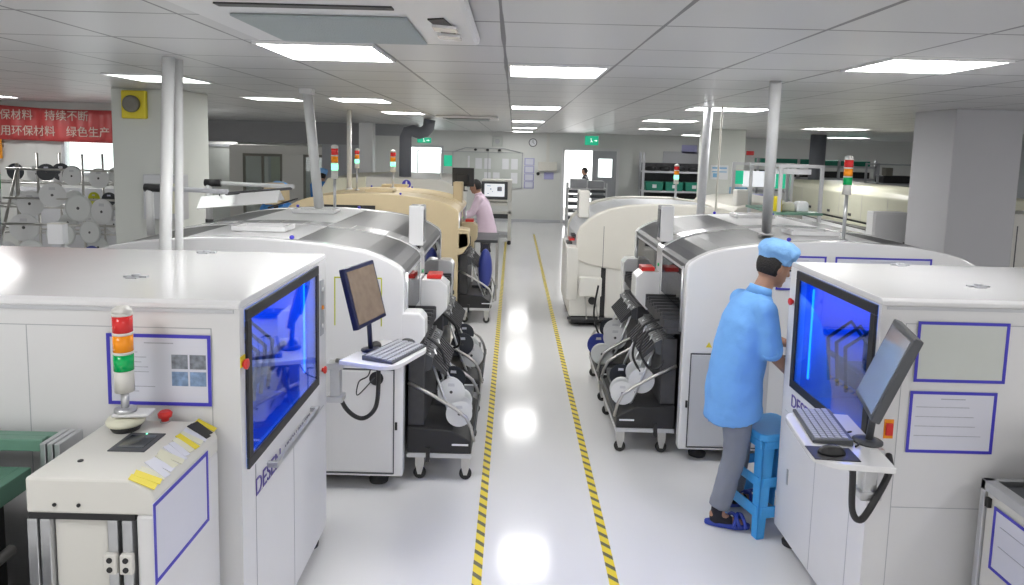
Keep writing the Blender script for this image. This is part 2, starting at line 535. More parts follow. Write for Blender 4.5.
# hazard tape on the floor
tag(MB().box(-0.163, -0.113, -1, 16.6, 0.0005, 0.002).build('floor_tape', M['hazard']), 'yellow and black striped tape on the floor, left line of the aisle', 'floor tape', 'hazard tapes along the aisle')
tag(MB().box(0.555, 0.605, -1, 18.2, 0.0005, 0.002).build('floor_tape', M['hazard']), 'yellow and black striped tape on the floor, right line of the aisle', 'floor tape', 'hazard tapes along the aisle')

# ------------------------------------------------------------------ ceiling lights
lights = [  # x0, y0, width, depth, label
    (-0.045, 3.94, 0.565, 0.60, 'bright square panel light over the middle of the aisle, nearest of that row'),
    (-0.045, 7.72, 0.565, 0.60, 'second nearest panel light in the row over the aisle'),
    (-0.045, 11.9, 0.565, 0.60, 'third panel light in the row over the aisle'),
    (-0.045, 15.9, 0.565, 0.60, 'fourth panel light in the row over the aisle'),
    (-0.045, 19.6, 0.565, 0.60, 'farthest small panel light in the row over the aisle, by the back wall'),
    (-1.225, 3.30, 0.565, 0.62, 'bright square panel light beside the ceiling air conditioner'),
    (-1.90, 7.15, 0.565, 0.60, 'panel light above the left chip mounter, behind the leaning white pole'),
    (-1.88, 9.85, 0.565, 0.60, 'panel light above the tan machine on the left'),
    (1.74, 3.30, 0.565, 0.52, 'brightest panel light at upper right above the stencil printer'),
    (1.83, 7.15, 0.80, 0.55, 'panel light touching the top of the pole on the right mounter'),
    (1.95, 10.3, 0.75, 0.60, 'panel light above the beige machines on the right'),
    (-2.98, 5.10, 0.565, 0.60, 'dim panel light with spots in its cover, behind the twin white pipes'),
    (-6.60, 8.0, 0.60, 0.60, 'panel light at the far left edge above the red banner'),
    (-7.10, 17.0, 0.60, 0.60, 'small far panel light left of the dark soffit'),
    (5.10, 11.9, 0.90, 0.70, 'panel light above the cream oven, left of the right column'),
    (2.6, 14.3, 0.60, 0.60, 'small far panel light left of the pale column on the right'),
    (8.0, 17.6, 0.9, 0.60, 'small far panel light over the rear right rack'),
    (-2.86, 7.35, 0.565, 0.50, 'long thin looking panel light left of the leaning pole'),
    (-3.0, 19.0, 0.565, 0.60, 'far panel light over the whiteboard'),
    (4.6, 19.0, 0.565, 0.60, 'added far panel light over the rack of green bins'),  # added to brighten the dark rear right wall
    # unseen panels behind and beside the camera, added as fill light
    (-0.045, 0.0, 0.565, 0.60, 'added unseen fill panel above the camera'), (-2.4, 0.9, 0.565, 0.60, 'added unseen fill panel above the near left'),
    (2.9, 0.6, 0.565, 0.60, 'added unseen fill panel above the near right'), (5.3, 3.3, 0.565, 0.60, 'added unseen fill panel beyond the right edge'),
    (-4.8, 3.3, 0.565, 0.60, 'added unseen fill panel beyond the left edge'), (8.5, 8.0, 0.565, 0.60, 'added unseen fill panel over the right aisle'),
]


def make_light(w, d, off):
    root = thing('ceiling_light', '', 'ceiling light', group='square panel lights in the ceiling')
    fr = MB()
    t = 0.015
    fr.box(0, w, 0, t, -0.012, 0).box(0, w, d - t, d, -0.012, 0).box(0, t, t, d - t, -0.012, 0).box(w - t, w, t, d - t, -0.012, 0)
    fr.build('light_frame', M['white'], root)
    MB().box(t, w - t, t, d - t, -0.008, -0.001).build('diffuser', M['diffuser_dim' if off else 'diffuser'], root)
    return root


M['diffuser_dim'] = emis('dim_light_diffuser', (0.95, 1.0, 0.95), 4.0)
for i, (x, y, w, d, lab) in enumerate(lights):
    r = make_light(w, d, i in (11, 17))
    r.location = (x, y, CEIL)
    r['label'] = lab

# ------------------------------------------------------------------ air conditioner cassette
ac = thing('air_conditioner', 'large white cassette air conditioner set into the ceiling at upper left', 'air conditioner', (-1.08, 2.04, CEIL))
MB().box(0, 0.93, 0, 0.93, -0.045, -0.001).build('casing', M['white'], ac, bevel=0.02)
MB().box(0.14, 0.72, 0.30, 0.86, -0.056, -0.046).build('grille', M['vent_panel'], ac, bevel=0.01)
for a in (((0.16, 0.70), (0.13, 0.175)),):
    MB().box(a[0][0], a[0][1], a[1][0], a[1][1], -0.05, -0.044).build('air_slot', M['black'], ac)
lv = MB()
lv.prism([(0.785, 0.32), (0.84, 0.30), (0.86, 0.5), (0.85, 0.70), (0.80, 0.72), (0.805, 0.5)], 'z', -0.050, -0.044)
lv.build('air_slot', M['black'], ac)
for y in (0.40, 0.58):
    MB().prism([(0.79, y), (0.87, y + 0.03), (0.87, y + 0.12), (0.79, y + 0.08)], 'z', -0.06, -0.05).build('louvre', M['white_gloss'], ac)
ac2 = thing('air_conditioner', 'far ceiling air conditioner vent near the back, seen as a dark slit', 'air conditioner', (-1.2, 10.6, CEIL))
MB().box(0, 0.95, 0, 0.95, -0.04, -0.001).build('casing', M['white'], ac2, bevel=0.015)
MB().box(0.12, 0.83, 0.05, 0.12, -0.047, -0.039).build('air_slot', M['black'], ac2)
MB().box(0.15, 0.80, 0.18, 0.80, -0.05, -0.041).build('grille', M['vent_panel'], ac2)


# ------------------------------------------------------------------ poles
def pole(x, y, r, z0, label, x1=None, y1=None, socket=True, name='conduit_pole', mat='pvc'):
    root = thing(name, label, 'pole', (x, y, z0), group=None)
    dx, dy = (x1 - x if x1 is not None else 0), (y1 - y if y1 is not None else 0)
    MB().tube([(0, 0, 0), (dx, dy, CEIL - z0 - 0.001)], r, 14).build('pipe', M[mat], root)
    if socket:
        MB().box(dx - r * 1.3, dx + r * 1.3, dy - r * 1.3, dy + r * 1.3, CEIL - z0 - 0.05, CEIL - z0 - 0.002).build('ceiling_plate', M['white'], root, bevel=0.004)
    MB().lathe((0, 0, 0), [(r * 1.5, 0), (r * 1.5, 0.02), (r * 1.05, 0.03)]).build('foot_collar', M['white'], root)
    return root


pole(-2.12, 4.10, 0.034, 0.0, 'thicker front pipe of the twin white ceiling pipes at the left', -1.96, 4.02, False)
pole(-2.06, 4.22, 0.024, 0.0, 'thinner rear pipe of the twin white ceiling pipes at the left', -1.965, 4.15, False)
pole(-1.70, 6.15, 0.042, 1.645, 'leaning white pole rising from the left chip mounter to the ceiling', -1.79, 6.1)
pole(-2.28, 9.75, 0.034, 1.60, 'slim straight white pole behind the leaning one, on the tan machine', socket=False)
pole(1.92, 5.25, 0.036, 1.642, 'white pole behind the worker with the blue cap', 1.645, 4.5, socket=False)
pole(2.02, 7.55, 0.042, 1.0, 'grey pole at the right touching the rear panel light', 1.97, 7.2, socket=False, mat='light_grey')
pole(2.16, 7.45, 0.010, 1.0, 'thin cable pipe beside the grey pole on the right', 2.08, 7.1, socket=False, mat='beige')


# ------------------------------------------------------------------ signal towers
def signal_tower(parent, x, y, z, pole_h, lit=None, r=0.026, seg_h=0.06, base=True, cap='warm_white', polemat='alu'):
    mb = MB().tube([(x, y, z), (x, y, z + pole_h)], r * 0.42, 10)
    mb.lathe((x, y, z), [(r * 1.1, 0), (r * 1.1, 0.012), (r * 0.5, 0.016)], seg=16)
    t = mb.build('signal_tower', M[polemat], parent)
    zz = z + pole_h
    MB().lathe((x, y, zz), [(r * 0.98, 0), (r * 0.98, seg_h * 1.1), (r * 0.9, seg_h * 1.12)], seg=20).build('tower_housing', M['warm_white'], t)
    zz += seg_h * 1.12
    for k, nm in enumerate(('green', 'amber', 'red')):
        m = M['green_lit'] if lit == nm else M[nm + '_lens']
        MB().lathe((x, y, zz), [(r, 0.001), (r, seg_h * 0.86)], seg=20).build(nm + '_lamp', m, t)
        zz += seg_h * 0.86
        MB().lathe((x, y, zz), [(r * 0.97, 0.0), (r * 1.03, 0.002), (r * 1.03, seg_h * 0.13), (r * 0.97, seg_h * 0.14)], seg=20).build('spacer_ring', M['warm_white'], t)
        zz += seg_h * 0.14
    MB().lathe((x, y, zz), [(r, 0), (r * 0.97, seg_h * 0.2), (r * 0.55, seg_h * 0.33), (0.002, seg_h * 0.38)], seg=20).build('tower_cap', M[cap], t)
    return t


# ------------------------------------------------------------------ stencil printers (one each side of the aisle)
def estop(parent, x, y, z, s, plate=True):
    """mushroom button facing the aisle; s = +1 faces +x"""
    mb = MB().lathe((x, y, z), [(0.011, 0), (0.011, s * 0.008), (0.019, s * 0.010), (0.021, s * 0.020), (0.014, s * 0.024)], 'x', 18)
    b = mb.build('emergency_button', M['red'], parent)
    if plate:
        MB().box(x, x + s * 0.004, y - 0.021, y + 0.021, z - 0.01, z + 0.032).build('button_plate', M['yellow'], b)
    return b


def printer(x0, y0, L, W, s, label, win, btns, strip, handle_y, hinges):
    """aisle face at x0 looking in direction s; body runs inward by W; y0..y0+L"""
    r = thing('stencil_printer', label, 'printer', (x0, y0, 0), group='stencil printers at the near end of each line')
    T = 1.65
    wy0, wy1, wz0, wz1 = win
    i = -s
    body = MB()
    body.box(0, i * 0.05, 0, wy0, 0.09, T - 0.03).box(0, i * 0.05, wy1, L, 0.09, T - 0.03)
    body.box(0, i * 0.05, wy0, wy1, 0.09, wz0).box(0, i * 0.05, wy0, wy1, wz1, T - 0.03)
    body.box(i * 0.05, i * W, 0, 0.03, 0.09, T - 0.03).box(i * 0.05, i * W, L - 0.03, L, 0.09, T - 0.03)
    body.box(i * (W - 0.03), i * W, 0.03, L - 0.03, 0.09, T - 0.03).box(i * 0.05, i * (W - 0.03), 0.03, L - 0.03, 0.09, 0.13)
    body.build('body', M['white'], r)
    # lid: stepped edge towards the camera, gentle bevel all round
    lid = MB().prism([(0.0, T - 0.03), (0.0, T - 0.012), (0.02, T), (L - 0.02, T), (L, T - 0.012), (L, T - 0.03)], 'x', 0, i * W)
    lid.build('top_cover', M['white_gloss'], r, bevel=0.004)
    MB().box(i * 0.02, i * W, -0.006, 0.0, T - 0.045, T - 0.032).build('cover_rail', M['light_grey'], r)
    # the chamber behind the window
    ch = MB()
    ch.box(i * 0.80, i * 0.82, 0.04, L - 0.04, wz0 - 0.1, wz1 + 0.02)
    ch.box(i * 0.05, i * 0.80, 0.04, 0.06, wz0 - 0.1, wz1 + 0.02).box(i * 0.05, i * 0.80, L - 0.06, L - 0.04, wz0 - 0.1, wz1 + 0.02)
    ch.box(i * 0.05, i * 0.80, 0.06, L - 0.06, wz0 - 0.1, wz0 - 0.08)
    ch.box(i * 0.05, i * 0.80, 0.06, L - 0.06, wz1, wz1 + 0.02)
    c = ch.build('print_chamber', M['blue_inner'], r)
    MB().box(i * 0.25, i * 0.55, 0.10, L - 0.10, wz0 + 0.06, wz0 + 0.15).box(i * 0.32, i * 0.45, 0.3, 0.75, wz0 + 0.15, wz0 + 0.36).tube([(i * 0.2, 0.1, wz0 + 0.2), (i * 0.2, L - 0.1, wz0 + 0.2)], 0.016, 8).build('print_head', M['dark'], c)
    for k in range(3):
        MB().tube([(i * 0.30, 0.45 + 0.1 * k, wz0 + 0.3), (i * 0.22, 0.5 + 0.1 * k, wz0 + 0.42), (i * 0.16, 0.62 + 0.1 * k, wz0 + 0.3), (i * 0.2, 0.66 + 0.1 * k, wz0 + 0.05)], 0.010, 8).build('chamber_hose', M['black'], c)
    MB().box(i * 0.12, i * 0.70, 0.12, L - 0.12, wz1 - 0.02, wz1 - 0.008).build('chamber_lamp', M['blue_lamp'], c)
    MB().box(i * 0.08, i * 0.085, L - 0.13, L - 0.115, wz0 + 0.05, wz1 - 0.1).build('chamber_lamp', M['blue_lamp'], c)
    # door with black rim and blue glass
    b = 0.045
    dr = MB().box(s * 0.0, s * 0.012, wy0, wy1, wz0, wz0 + b).box(0, s * 0.012, wy0, wy1, wz1 - b, wz1).box(0, s * 0.012, wy0, wy0 + b, wz0 + b, wz1 - b).box(0, s * 0.012, wy1 - b, wy1, wz0 + b, wz1 - b)
    door = dr.build('window_rim', M['black'], r, bevel=0.003)
    MB().box(s * 0.002, s * 0.008, wy0 + b, wy1 - b, wz0 + b, wz1 - b).build('window_glass', M['blue_glass'], door)
    # seams of the access panels below the window
    sm = MB().box(s * 0.0005, s * 0.0015, 0.14, 0.143, 0.1, wz0 - 0.02)
    sm.box(s * 0.0005, s * 0.0015, L * 0.52, L * 0.523, 0.1, wz0 - 0.16).box(s * 0.0005, s * 0.0015, 0.143, L - 0.05, wz0 - 0.16, wz0 - 0.157)
    sm.build('panel_seam', M['grey_paint'], r)
    sn = MB()
    for x in (0.105, 0.80):
        sn.box(i * x, i * (x + 0.003), -0.0012, -0.0004, 0.2, 1.545)
    sn.box(i * 0.105, i * W, -0.0012, -0.0004, 1.543, 1.546).box(i * 0.105, i * 0.8, -0.0012, -0.0004, 0.72, 0.723)
    sn.build('panel_seam', M['grey_paint'], r)
    for (y, z, pl) in btns:
        estop(r, 0, y, z, s, pl)
    if strip:
        st = MB().box(s * 0.0, s * 0.006, strip[0], strip[1], strip[2], strip[3]).build('control_strip', M['grey_paint'], r)
        for k, nm in enumerate(('reel_white', 'amber', 'reel_white')):
            zc = strip[3] - 0.05 - k * (strip[3] - strip[2] - 0.1) / 2
            MB().lathe((s * 0.006, (strip[0] + strip[1]) / 2, zc), [(0.012, 0), (0.012, s * 0.006), (0.008, s * 0.009)], 'x', 12).build('push_button', M[nm], st)
    if handle_y:
        h0, h1, hz = handle_y
        MB().box(s * 0.0, s * 0.035, h0, h0 + 0.02, hz - 0.012, hz + 0.012).box(0, s * 0.035, h1 - 0.02, h1, hz - 0.012, hz + 0.012).box(s * 0.03, s * 0.048, h0, h1, hz - 0.014, hz + 0.014).build('door_handle', M['alu'], r, bevel=0.003)
    for hx, hy in hinges:
        hg = MB().box(i * hx - 0.05, i * hx + 0.05, hy - 0.012, hy + 0.012, T, T + 0.008)
        hg.box(i * hx - 0.03, i * hx + 0.02, hy - 0.035, hy + 0.03, T, T + 0.005).lathe((i * hx, hy, T), [(0.018, 0), (0.018, 0.014), (0.005, 0.016)], seg=12)
        hg.build('lid_latch', M['grey_paint'], r)
    for fx in (0.08, W - 0.1):
        for fy in (0.09, L - 0.07):
            MB().lathe((i * fx, fy, 0), [(0.052, 0), (0.055, 0.02), (0.02, 0.035), (0.016, 0.10)], seg=18).build('levelling_foot', M['rubber'], r)
    return r


pa = printer(-1.014, 2.57, 1.21, 1.85, 1, 'white stencil printer with blue lit window at near left', (0.05, 1.04, 0.97, 1.61),
             [(-0.0 + 0.022, 1.405, True), (1.135, 1.02, False)], (1.09, 1.15, 1.22, 1.52), (0.27, 0.92, 0.885),
             [(0.61, 0.42), (0.61, 1.12)])
text_mesh('maker_lettering', 'DESEN', 0.105, M['text_purple'], (0.003, 0.13, 0.815), (PI / 2, 0, PI / 2), pa)
text_mesh('model_lettering', 'VISION PRINTER', 0.055, M['text_grey'], (0.003, 0.50, 0.835), (PI / 2, 0, PI / 2), pa)
pf = printer(1.587, 2.93, 0.985, 1.5, -1, 'white stencil printer with blue lit window at near right, beside the blue stool', (0.03, 0.88, 0.96, 1.615),
             [(0.93, 1.43, False)], None, None, [(0.58, 0.93), (0.62, 0.33)])
MB().box(0.048, 0.088, -0.004, 0.0, 1.035, 1.12).build('button_plate', M['amber'], pf)
MB().box(0.053, 0.083, -0.014, -0.0045, 1.05, 1.105).build('emergency_button', M['red'], pf, bevel=0.003)
text_mesh('maker_lettering', 'DESEN', 0.10, M['text_purple'], (-0.003, 0.86, 0.855), (PI / 2, 0, -PI / 2), pf)
MB().box(-0.005, 0, 0.83, 0.85, 0.40, 0.49).build('panel_latch', M['steel'], pf, bevel=0.003)


# ------------------------------------------------------------------ notices in blue frames
def notice(name, label, cx, y, cz, w, h, pics=False, rows=9, facing='y', group='blue framed notices', seed=1, fill='paper', tilt=0.0):
    rnd = random.Random(seed)
    r = thing(name, label, 'notice', (cx, y, cz), group=group)
    t = 0.013
    MB().box(-w / 2, w / 2, -0.003, 0, -h / 2, h / 2).build('sheet', M[fill], r)
    MB().box(-w / 2, w / 2, -0.005, -0.0032, h / 2 - t, h / 2).box(-w / 2, w / 2, -0.005, -0.0032, -h / 2, -h / 2 + t).box(-w / 2, -w / 2 + t, -0.005, -0.0032, -h / 2 + t, h / 2 - t).box(w / 2 - t, w / 2, -0.005, -0.0032, -h / 2 + t, h / 2 - t).build('blue_border', M['blue_mark'], r)
    if rows:
        tx = MB()
        tx.box(-w * 0.14, w * 0.14, -0.0042, -0.0033, h * 0.37, h * 0.385)
        for k in range(rows):
            z = h * 0.24 - k * h * 0.62 / rows
            w1 = w * rnd.uniform(0.15, 0.42) if pics else w * rnd.uniform(0.3, 0.8)
            tx.box(-w * 0.42, -w * 0.42 + w1, -0.0042, -0.0033, z, z + h * 0.010)
        tx.build('printed_lines', M['paper_text'], r)
    if pics:
        for a, c, m in ((0.12, 0.02, 'photo'), (0.295, 0.02, 'photo'), (0.12, -0.22, 'photo_blue'), (0.295, -0.22, 'photo_blue')):
            MB().box(w * a, w * (a + 0.155), -0.0045, -0.0033, h * c, h * (c + 0.2)).build('printed_photo', M[m], r)
    if facing == '-x':
        r.rotation_euler = (0, tilt, -PI / 2)
    if facing == '+x':
        r.rotation_euler = (0, tilt, PI / 2)
    return r


notice('framed_notice', 'blue bordered instruction sheet with four small photos on the left printer', -1.316, 2.566, 1.383, 0.392, 0.275, pics=True, seed=3)
notice('framed_notice', 'upper blue bordered blank sleeve on the right printer', 1.937, 2.926, 1.425, 0.392, 0.265, rows=0, seed=4, fill='whiteboard')
notice('framed_notice', 'lower blue bordered printed sheet on the right printer', 1.920, 2.926, 1.114, 0.375, 0.275, rows=4, seed=5)


# ------------------------------------------------------------------ operator trays with monitor, keyboard, mouse (swing arm on each printer)
def tray_set(cx, cy, z, rot, side, scr_c, scr_yaw, scr_tilt, scr_mat, mount, txt):
    """cx,cy tray centre; side = +1 for the left printer"""
    r = thing('keyboard_tray', 'white rounded tray on a swing arm, holding ' + txt, 'tray', (cx, cy, z), rot, 'swing arm keyboard trays')
    mb = MB()
    w, d = (0.46, 0.33) if side > 0 else (0.54, 0.29)
    prof = []
    for k in range(0, 9):
        a = PI + PI / 2 * k / 8
        prof.append((-w / 2 + 0.1 + 0.1 * math.cos(a), -d / 2 + 0.1 + 0.1 * math.sin(a)))
    for k in range(0, 9):
        a = -PI / 2 + PI / 2 * k / 8
        prof.append((w / 2 - 0.1 + 0.1 * math.cos(a), -d / 2 + 0.1 + 0.1 * math.sin(a)))
    prof += [(w / 2, d / 2), (-w / 2, d / 2)]
    mb.prism(prof, 'z', -0.025, 0)
    mb.build('tray_top', M['white_gloss'], r, bevel=0.005)
    MB().box(-0.05, 0.05, -0.05, 0.06, -0.05, -0.0255).build('tray_bracket', M['steel'], r)
    # arm back to the printer, vertical mounting channel (in world axes, so undo the tray's turn)
    inv = Matrix.Rotation(-rot, 3, 'Z')

    def loc(p):
        return inv @ (Vector(p) - Vector((cx, cy, z)))
    (mx, my, mz0, mz1) = mount
    MB().tube([loc((mx, my, z - 0.06)), loc(((mx + cx) / 2, (my + cy) / 2, z - 0.06)), loc((cx, cy, z - 0.05))], 0.018, 10).build('swing_arm', M['steel'], r)
    a, b2 = loc((mx, my, mz0)), loc((mx, my, mz1))
    ch = MB().obox((a + b2) / 2, (0.055, 0.06, mz1 - mz0), inv)
    ch.obox(loc((mx, my, mz1 - 0.02)), (0.09, 0.085, 0.035), inv).obox(loc((mx, my, mz0 + 0.02)), (0.09, 0.085, 0.035), inv)
    ch.build('mounting_channel', M['alu'], r, bevel=0.004)
    return r


def monitor(name, label, c, normal, w, h, tilt, mat_scr, stand_to, frame='black', desk=None):
    """flat monitor; c = centre, normal = horizontal facing, tilt back in radians"""
    ang = math.atan2(normal[1], normal[0])
    r = thing(name, label, 'monitor', (c[0], c[1], stand_to[2]), ang)
    zc = c[2] - stand_to[2]
    R = Matrix.Rotation(-tilt, 3, 'Y')
    MB().obox((0, 0, zc), (0.035, w, h), R).build('monitor_shell', M[frame], r, bevel=0.006)
    MB().obox(Vector((0, 0, zc)) + R @ Vector((0.0185, 0, 0.0)), (0.003, w - 0.04, h - 0.045), R).build('screen', M[mat_scr], r)
    MB().obox(Vector((0, 0, zc)) + R @ Vector((-0.03, 0, -0.02)), (0.03, w * 0.5, h * 0.5), R).build('monitor_back', M[frame], r, bevel=0.01)
    MB().tube([Vector((0, 0, zc)) + R @ Vector((-0.03, 0, -0.10)), (0.035, 0, zc - h / 2 + 0.0), (0.045, 0, 0.012)], 0.014, 10).lathe((0.05, 0, 0), [(0.058, 0), (0.058, 0.008), (0.03, 0.014)], seg=20).build('monitor_stand', M[frame], r)
    return r


def keyboard(label, x, y, z, rot, w=0.36, d=0.14):
    r = thing('keyboard', label, 'keyboard', (x, y, z), rot, 'keyboards on the printer trays')
    MB().prism([(-d / 2, 0), (-d / 2, 0.012), (d / 2, 0.026), (d / 2, 0)], 'x', -w / 2, w / 2).build('keyboard_base', M['charcoal'], r, bevel=0.003)
    ks = MB()
    for a in range(5):
        for b in range(15):
            yy = -d / 2 + 0.012 + a * (d - 0.024) / 5
            zz = 0.012 + (yy + d / 2) / d * 0.014
            ks.box(-w / 2 + 0.01 + b * (w - 0.02) / 15, -w / 2 + 0.01 + b * (w - 0.02) / 15 + (w - 0.02) / 15 * 0.82, yy, yy + (d - 0.024) / 5 * 0.8, zz, zz + 0.006)
    ks.build('keys', M['grey_paint'], r)
    return r


def mouse(label, x, y, z, rot):
    o = MB()
    o.ball((0, 0, 0.0), (0.055, 0.030, 0.034))
    bm = o.bm
    for v in bm.verts:
        v.co.z = max(v.co.z, 0)
    m = o.build('computer_mouse', M['black'], None)
    m.location = (x, y, z); m.rotation_euler = (0, 0, rot)
    return tag(m, label, 'mouse')


t1 = tray_set(-0.68, 3.82, 1.09, PI / 2 - 0.35, 1, None, 0, 0, None, (-0.97, 3.83, 0.80, 1.03), 'the dark keyboard left of the aisle')
monitor('monitor', 'slim monitor with dark blue rim and brown screen on the left tray', (-0.825, 3.87, 1.41), (1, -0.27), 0.35, 0.34, 0.26, 'lcd_brown', (0, 0, 1.0905), frame='screen_rim')
keyboard('dark keyboard lying on the left tray', -0.635, 3.81, 1.0905, PI / 2 - 0.38, 0.37, 0.19)
mouse('black mouse at the rear corner of the left tray', -0.60, 4.00, 1.0905, 0.4)
mouse('black mouse beside the foot of the left monitor', -0.77, 3.92, 1.0905, 1.2)
t2 = tray_set(1.352, 2.79, 1.095, -PI / 2 - 0.13, -1, None, 0, 0, None, (1.545, 2.86, 0.80, 1.03), 'the keyboard and mouse right of the aisle')
monitor('monitor', 'slim tilted monitor seen from its edge on the right tray', (1.515, 2.725, 1.405), (-1, 0.30), 0.34, 0.36, 0.36, 'lcd_reflection', (0, 0, 1.096), frame='charcoal')
keyboard('grey keyboard lying on the right tray', 1.338, 2.875, 1.096, -PI / 2 - 0.16, 0.35, 0.155)
mp = MB().box(-0.085, 0.085, -0.06, 0.06, 0, 0.003).build('mouse_pad', M['black'], None)
mp.location = (1.268, 2.615, 1.096); mp.rotation_euler = (0, 0, -0.08); tag(mp, 'black mouse pad at the near edge of the right tray', 'mouse pad')
mouse('dark mouse on the black pad of the right tray', 1.265, 2.615, 1.0995, 0.0)


def cable(name, label, pts, r, mat='black', cat='cable', sub=10):
    """smooth hanging cable through pts"""
    P = [Vector(p) for p in pts]
    out = []
    for i in range(len(P) - 1):
        p0, p1, p2, p3 = P[max(i - 1, 0)], P[i], P[i + 1], P[min(i + 2, len(P) - 1)]
        for k in range(sub):
            t = k / sub
            out.append(0.5 * ((2 * p1) + (-p0 + p2) * t + (2 * p0 - 5 * p1 + 4 * p2 - p3) * t * t + (-p0 + 3 * p1 - 3 * p2 + p3) * t ** 3))
    out.append(P[-1])
    return tag(MB().tube(out, r, 8).build(name, M[mat]), label, cat)


cable('hose', 'black ribbed hose looping down from the right tray to the printer', [(1.44, 2.80, 1.06), (1.45, 2.80, 0.92), (1.46, 2.80, 0.77), (1.50, 2.80, 0.73), (1.56, 2.81, 0.82), (1.63, 2.85, 0.92), (1.665, 2.926, 0.96)], 0.014)
cable('hose', 'black hose hanging in a loop below the left tray', [(-0.985, 3.86, 0.92), (-0.95, 3.95, 0.72), (-0.86, 3.98, 0.64), (-0.77, 3.94, 0.72), (-0.74, 3.88, 0.90), (-0.74, 3.85, 1.055)], 0.013)
cable('cable', 'thin dark cable curling below the left tray to a round port', [(-0.85, 4.335, 0.77), (-0.93, 4.2, 0.70), (-0.90, 4.1, 0.82), (-0.82, 4.0, 0.90), (-0.78, 3.9, 1.055)], 0.004)
cable('cable', 'thin cable from the right monitor lying on the tray', [(1.44, 2.82, 1.105), (1.40, 2.80, 1.10), (1.42, 2.72, 1.10), (1.39, 2.68, 1.10)], 0.004)

# ------------------------------------------------------------------ chip mounters
W_M = 2.1
ARCH = [(0, 1.425), (0.006, 1.45), (0.03, 1.478), (0.09, 1.515), (0.16, 1.548), (0.26, 1.578), (0.38, 1.60), (0.52, 1.62), (0.70, 1.634), (0.88, 1.645), (1.05, 1.648)]


def arch(w=W_M, dz=0.0):
    half = [(u * w / 2.1, z + dz) for u, z in ARCH]
    return half + [(w - u, z) for u, z in half[-2::-1]]


